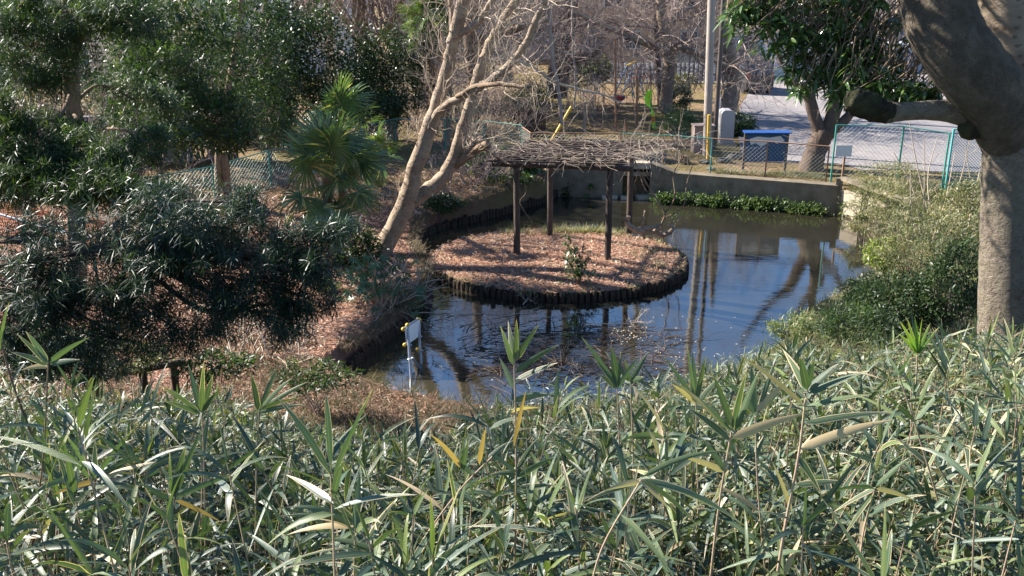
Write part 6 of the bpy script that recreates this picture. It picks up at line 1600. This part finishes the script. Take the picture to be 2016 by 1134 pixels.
def leafobj(root, a, b, y, wpx, mat, name='leaf', bend=0.0, yt=None):
    A = P(*a, y=y); B = P(*b, y=yt if yt else y+rng.normal()*.04)
    d = B-A; L = np.linalg.norm(d); dr = .10+.08*rng.random()+bend
    d2 = d+np.array([0, 0, dr*L])
    view = unit((A+B)/2-np.array([0, 0, H])); side = unit(np.cross(d2, view))[None]
    g = G(); leaves(g, [A], [d2], np.linalg.norm(d2), wpx*y/FPX, dr, .3, roll=np.array([rng.normal()*.5]), rnd=np.array([rng.random()*.85 if mat != 'bamboo_dry' else rng.random()]), nseg=9, cols=3, side=side)
    o = g.build(name, M[mat], root, smooth=True)
    if mat == 'bamboo_dry': o['label'] = 'dry tan leaf'
CULMS = [
 ('bamboo culm with a tall upright pale leaf fan standing before the water in the middle', 2.7, [(1012, 1180), (1016, 950), (1015, 820), (1012, 700)], 3.0, 'culm',
  [((1012, 720), (985, 640), 15), ((1012, 715), (1000, 630), 15), ((1014, 712), (1017, 626), 14), ((1014, 715), (1024, 640), 13), ((1016, 710), (1062, 636), 15), ((1014, 735), (1101, 677), 16), ((1013, 750), (1099, 713), 15), ((1010, 765), (983, 703), 17), ((1010, 790), (1089, 776), 16), ((1006, 812), (1064, 803), 17, 'd'), ((1012, 880), (1036, 765), 12, 'd'), ((1018, 930), (950, 880), 16), ((1020, 940), (1092, 900), 16), ((1020, 930), (962, 935), 14), ((1018, 925), (1060, 860), 14), ((1022, 960), (1095, 955), 15)]),
 ('culm with a broad tan-edged leaf reaching right toward the tallest stem', 2.3, [(1392, 1200), (1415, 1000), (1440, 850)], 3.4, 'culm',
  [((1440, 852), (1316, 740), 13, 'd'), ((1442, 848), (1365, 775), 20), ((1443, 845), (1402, 732), 18), ((1444, 846), (1470, 728), 24), ((1446, 848), (1498, 722), 20), ((1440, 864), (1590, 812), 24, 'd'), ((1438, 866), (1350, 800), 18), ((1428, 930), (1340, 898), 17, 'd'), ((1430, 930), (1380, 860), 17)]),
 ('tallest pinkish culm at the right with long leaves held out to the right', 2.1, [(1520, 1200), (1545, 1040), (1572, 900), (1586, 785)], 4.0, 'culm',
  [((1588, 770), (1541, 686), 22), ((1589, 768), (1574, 700), 20), ((1590, 766), (1604, 706), 18), ((1590, 770), (1652, 714), 20), ((1590, 775), (1712, 728), 20), ((1588, 800), (1716, 776), 19), ((1583, 834), (1764, 812), 19), ((1575, 885), (1762, 824), 26, 'd'), ((1568, 955), (1670, 948), 18), ((1584, 800), (1455, 697), 12, 'd'), ((1572, 900), (1620, 980), 18), ((1560, 1010), (1520, 905), 12, 'd')]),
 ('slim culm with a dry leaf just left of the tallest pinkish culm', 2.7, [(1512, 1180), (1492, 960), (1487, 820)], 2.6, 'culm',
  [((1487, 812), (1478, 712), 17), ((1488, 812), (1562, 740), 16, 'd'), ((1487, 815), (1430, 745), 17), ((1488, 812), (1540, 770), 16), ((1495, 1005), (1400, 950), 14, 'd'), ((1490, 820), (1530, 700), 14)]),
 ('culm with a curled white-backed leaf standing before the red litter left of centre', 3.0, [(503, 1100), (505, 930), (510, 808)], 2.2, 'culm',
  [((508, 808), (494, 732), 18), ((512, 806), (547, 722), 12), ((513, 806), (575, 742), 13), ((513, 808), (608, 750), 13), ((513, 808), (594, 782), 15), ((510, 812), (602, 797), 14), ((504, 1000), (440, 930), 15), ((504, 990), (560, 920), 16)]),
 ('culm with three upright leaves above the thicket at the left', 3.1, [(405, 1100), (402, 930), (398, 812)], 2.2, 'culm',
  [((396, 812), (370, 714), 15), ((397, 812), (401, 710), 14), ((399, 813), (420, 735), 16), ((394, 815), (313, 756), 13), ((394, 815), (320, 788), 14), ((399, 812), (440, 760), 12)]),
 ('culm low at the left, a star of green leaves with one dry leaf', 2.5, [(180, 1180), (184, 1040), (187, 945)], 2.6, 'culm_dark',
  [((187, 942), (130, 855), 16), ((185, 945), (118, 882), 16), ((188, 940), (187, 862), 15), ((190, 945), (308, 908), 16, 'd'), ((190, 940), (265, 842), 15), ((190, 942), (286, 892), 16), ((184, 948), (102, 975), 14, 'd'), ((190, 950), (260, 955), 15)]),
 ('leaning culm at the lower left with a long dry leaf hanging to the left', 2.4, [(285, 1200), (308, 1075), (340, 983)], 2.8, 'culm',
  [((340, 980), (334, 886), 15), ((341, 980), (366, 874), 19), ((342, 978), (400, 840), 17), ((322, 1022), (266, 925), 14, 'd'), ((345, 985), (438, 1030), 15, 'd'), ((336, 988), (272, 950), 15), ((345, 980), (470, 930), 16)]),
 ('culm bending left with a spray of pale drooping tan-tipped leaves', 2.2, [(800, 1180), (755, 1110), (701, 1033)], 3.0, 'culm',
  [((702, 1032), (618, 968), 18, None, .25), ((700, 1030), (562, 992), 19, None, .2), ((698, 1034), (552, 1014), 18, None, .15), ((700, 1036), (564, 1054), 19, 'd', .2), ((696, 1040), (610, 1018), 15, 'd', .1), ((730, 1080), (640, 1060), 18), ((720, 1070), (780, 980), 18)]),
 ('nearest culm at the far left with five broad spreading leaves', 2.8, [(60, 1100), (85, 900), (95, 716)], 2.4, 'culm_dark',
  [((94, 716), (33, 656), 15), ((95, 714), (50, 650), 16), ((97, 714), (177, 663), 15), ((93, 718), (20, 692), 15), ((98, 718), (158, 708), 14), ((95, 722), (40, 730), 13, 'd')]),
 ('lime-green young bamboo fan catching the sun near the large trunk', 5.0, [(1800, 800), (1804, 740), (1806, 697)], 2.0, 'culm',
  [((1806, 697), (1772, 632), 9, 'l'), ((1806, 697), (1786, 626), 9, 'l'), ((1806, 697), (1801, 620), 9, 'l'), ((1807, 697), (1816, 624), 9, 'l'), ((1807, 697), (1832, 634), 9, 'l'), ((1807, 697), (1850, 642), 9, 'l'), ((1805, 697), (1768, 655), 9, 'l')]),
 ('culm with an upright olive leaf before the dark water right of the middle', 3.0, [(1225, 1000), (1218, 850), (1215, 760)], 2.0, 'culm',
  [((1214, 762), (1145, 662), 14), ((1213, 762), (1170, 706), 15), ((1216, 762), (1204, 680), 20), ((1217, 762), (1222, 690), 10), ((1216, 765), (1176, 735), 13), ((1216, 765), (1260, 700), 14)]),
 ('short culm with a leaf fan leaning right beside the upright olive leaf', 3.1, [(1250, 1000), (1245, 860), (1241, 752)], 2.0, 'culm',
  [((1241, 752), (1278, 690), 14), ((1241, 752), (1268, 742), 15), ((1240, 752), (1230, 708), 10), ((1240, 755), (1200, 722), 12), ((1240, 752), (1190, 690), 12)]),
 ('culm with two paired upright leaves before the pole reflection', 3.0, [(1375, 1000), (1372, 880), (1370, 792)], 2.0, 'culm',
  [((1369, 792), (1307, 700), 14), ((1370, 792), (1353, 678), 15), ((1371, 792), (1363, 688), 14), ((1371, 792), (1390, 698), 13), ((1372, 795), (1420, 740), 14), ((1370, 795), (1322, 755), 13, 'd')]),
 ('pale bare-looking culm slanting up to the right in the centre foreground', 2.4, [(810, 1120), (833, 1063), (905, 965), (969, 899)], 2.6, 'culm',
  [((909, 922), (847, 852), 13, 'd'), ((944, 915), (957, 838), 16, 'd'), ((910, 930), (922, 865), 14), ((930, 935), (866, 880), 14), ((960, 905), (1000, 870), 14), ((900, 1000), (880, 900), 14), ((903, 998), (925, 925), 14)]),
 ('culm arching over at the bottom centre with long dark drooping leaves', 2.0, [(1155, 1200), (1185, 1080), (1262, 945)], 3.2, 'culm',
  [((1263, 944), (1470, 1048), 20, None, .25), ((1262, 946), (1374, 1045), 18, None, .2), ((1264, 940), (1434, 880), 15, None, .1), ((1260, 948), (1190, 966), 17, 'd'), ((1258, 950), (1150, 990), 15), ((1262, 946), (1320, 1010), 16, 'd', .1)]),
 ('culm at the lower right with a ring of drooping dark leaves', 2.5, [(1690, 1200), (1698, 1060), (1722, 965)], 2.8, 'culm',
  [((1722, 962), (1612, 978), 15, None, .2), ((1722, 965), (1655, 1068), 15), ((1724, 966), (1695, 1076), 18), ((1724, 960), (1640, 1010), 13), ((1720, 960), (1655, 962), 14), ((1724, 958), (1790, 900), 14), ((1725, 962), (1800, 985), 14, 'd')]),
 ('pair of slanting pale culms crossing at the lower right', 2.9, [(1890, 1190), (1850, 1000), (1800, 830), (1770, 740)], 2.6, 'culm',
  [((1800, 830), (1860, 760), 15), ((1800, 830), (1730, 770), 15), ((1830, 920), (1942, 985), 14, 'd'), ((1828, 915), (1760, 860), 15), ((1770, 740), (1740, 690), 13), ((1770, 740), (1800, 690), 13), ((1840, 960), (1930, 900), 15)]),
 ('dark brown leafless culm slanting down from the left edge', 3.4, [(-6, 640), (22, 745), (60, 850), (95, 950)], 3.2, 'culm_dark',
  [((0, 690), (18, 590), 12), ((50, 812), (45, 865), 12), ((70, 840), (55, 905), 13)]),
]
for (lab, y_, stem, rp_, sm, lv) in CULMS:
    bx = P(*stem[0], y=y_); t = thing('bamboo_culm', (bx[0], bx[1], gz1(bx[0], bx[1])), lab, 'bamboo', 'bamboo culms standing out of the thicket')
    g = G(); s = smooth_path([P(u_, v_, y=y_) for u_, v_ in stem], 5); low = s[-1 if sm == 'culm_dark' and stem[0][1] < stem[-1][1] else 0]
    s = np.vstack([[low[0], low[1], min(gz1(low[0], low[1])-.05, low[2]-.02)], s if sm != 'culm_dark' or stem[0][1] > stem[-1][1] else s[::-1]])
    tube(g, s, np.linspace(rp_, rp_*.6, len(s))*y_/FPX, 7); g.build('stem', M[sm], t, smooth=True)
    for l in lv:
        md = {'d': 'bamboo_dry', 'l': 'bamboo_lime', None: 'bamboo_sunlit'}[l[3] if len(l) > 3 else None]
        leafobj(t, l[0], l[1], y_, l[2]*.86, md, bend=l[4] if len(l) > 4 else 0)
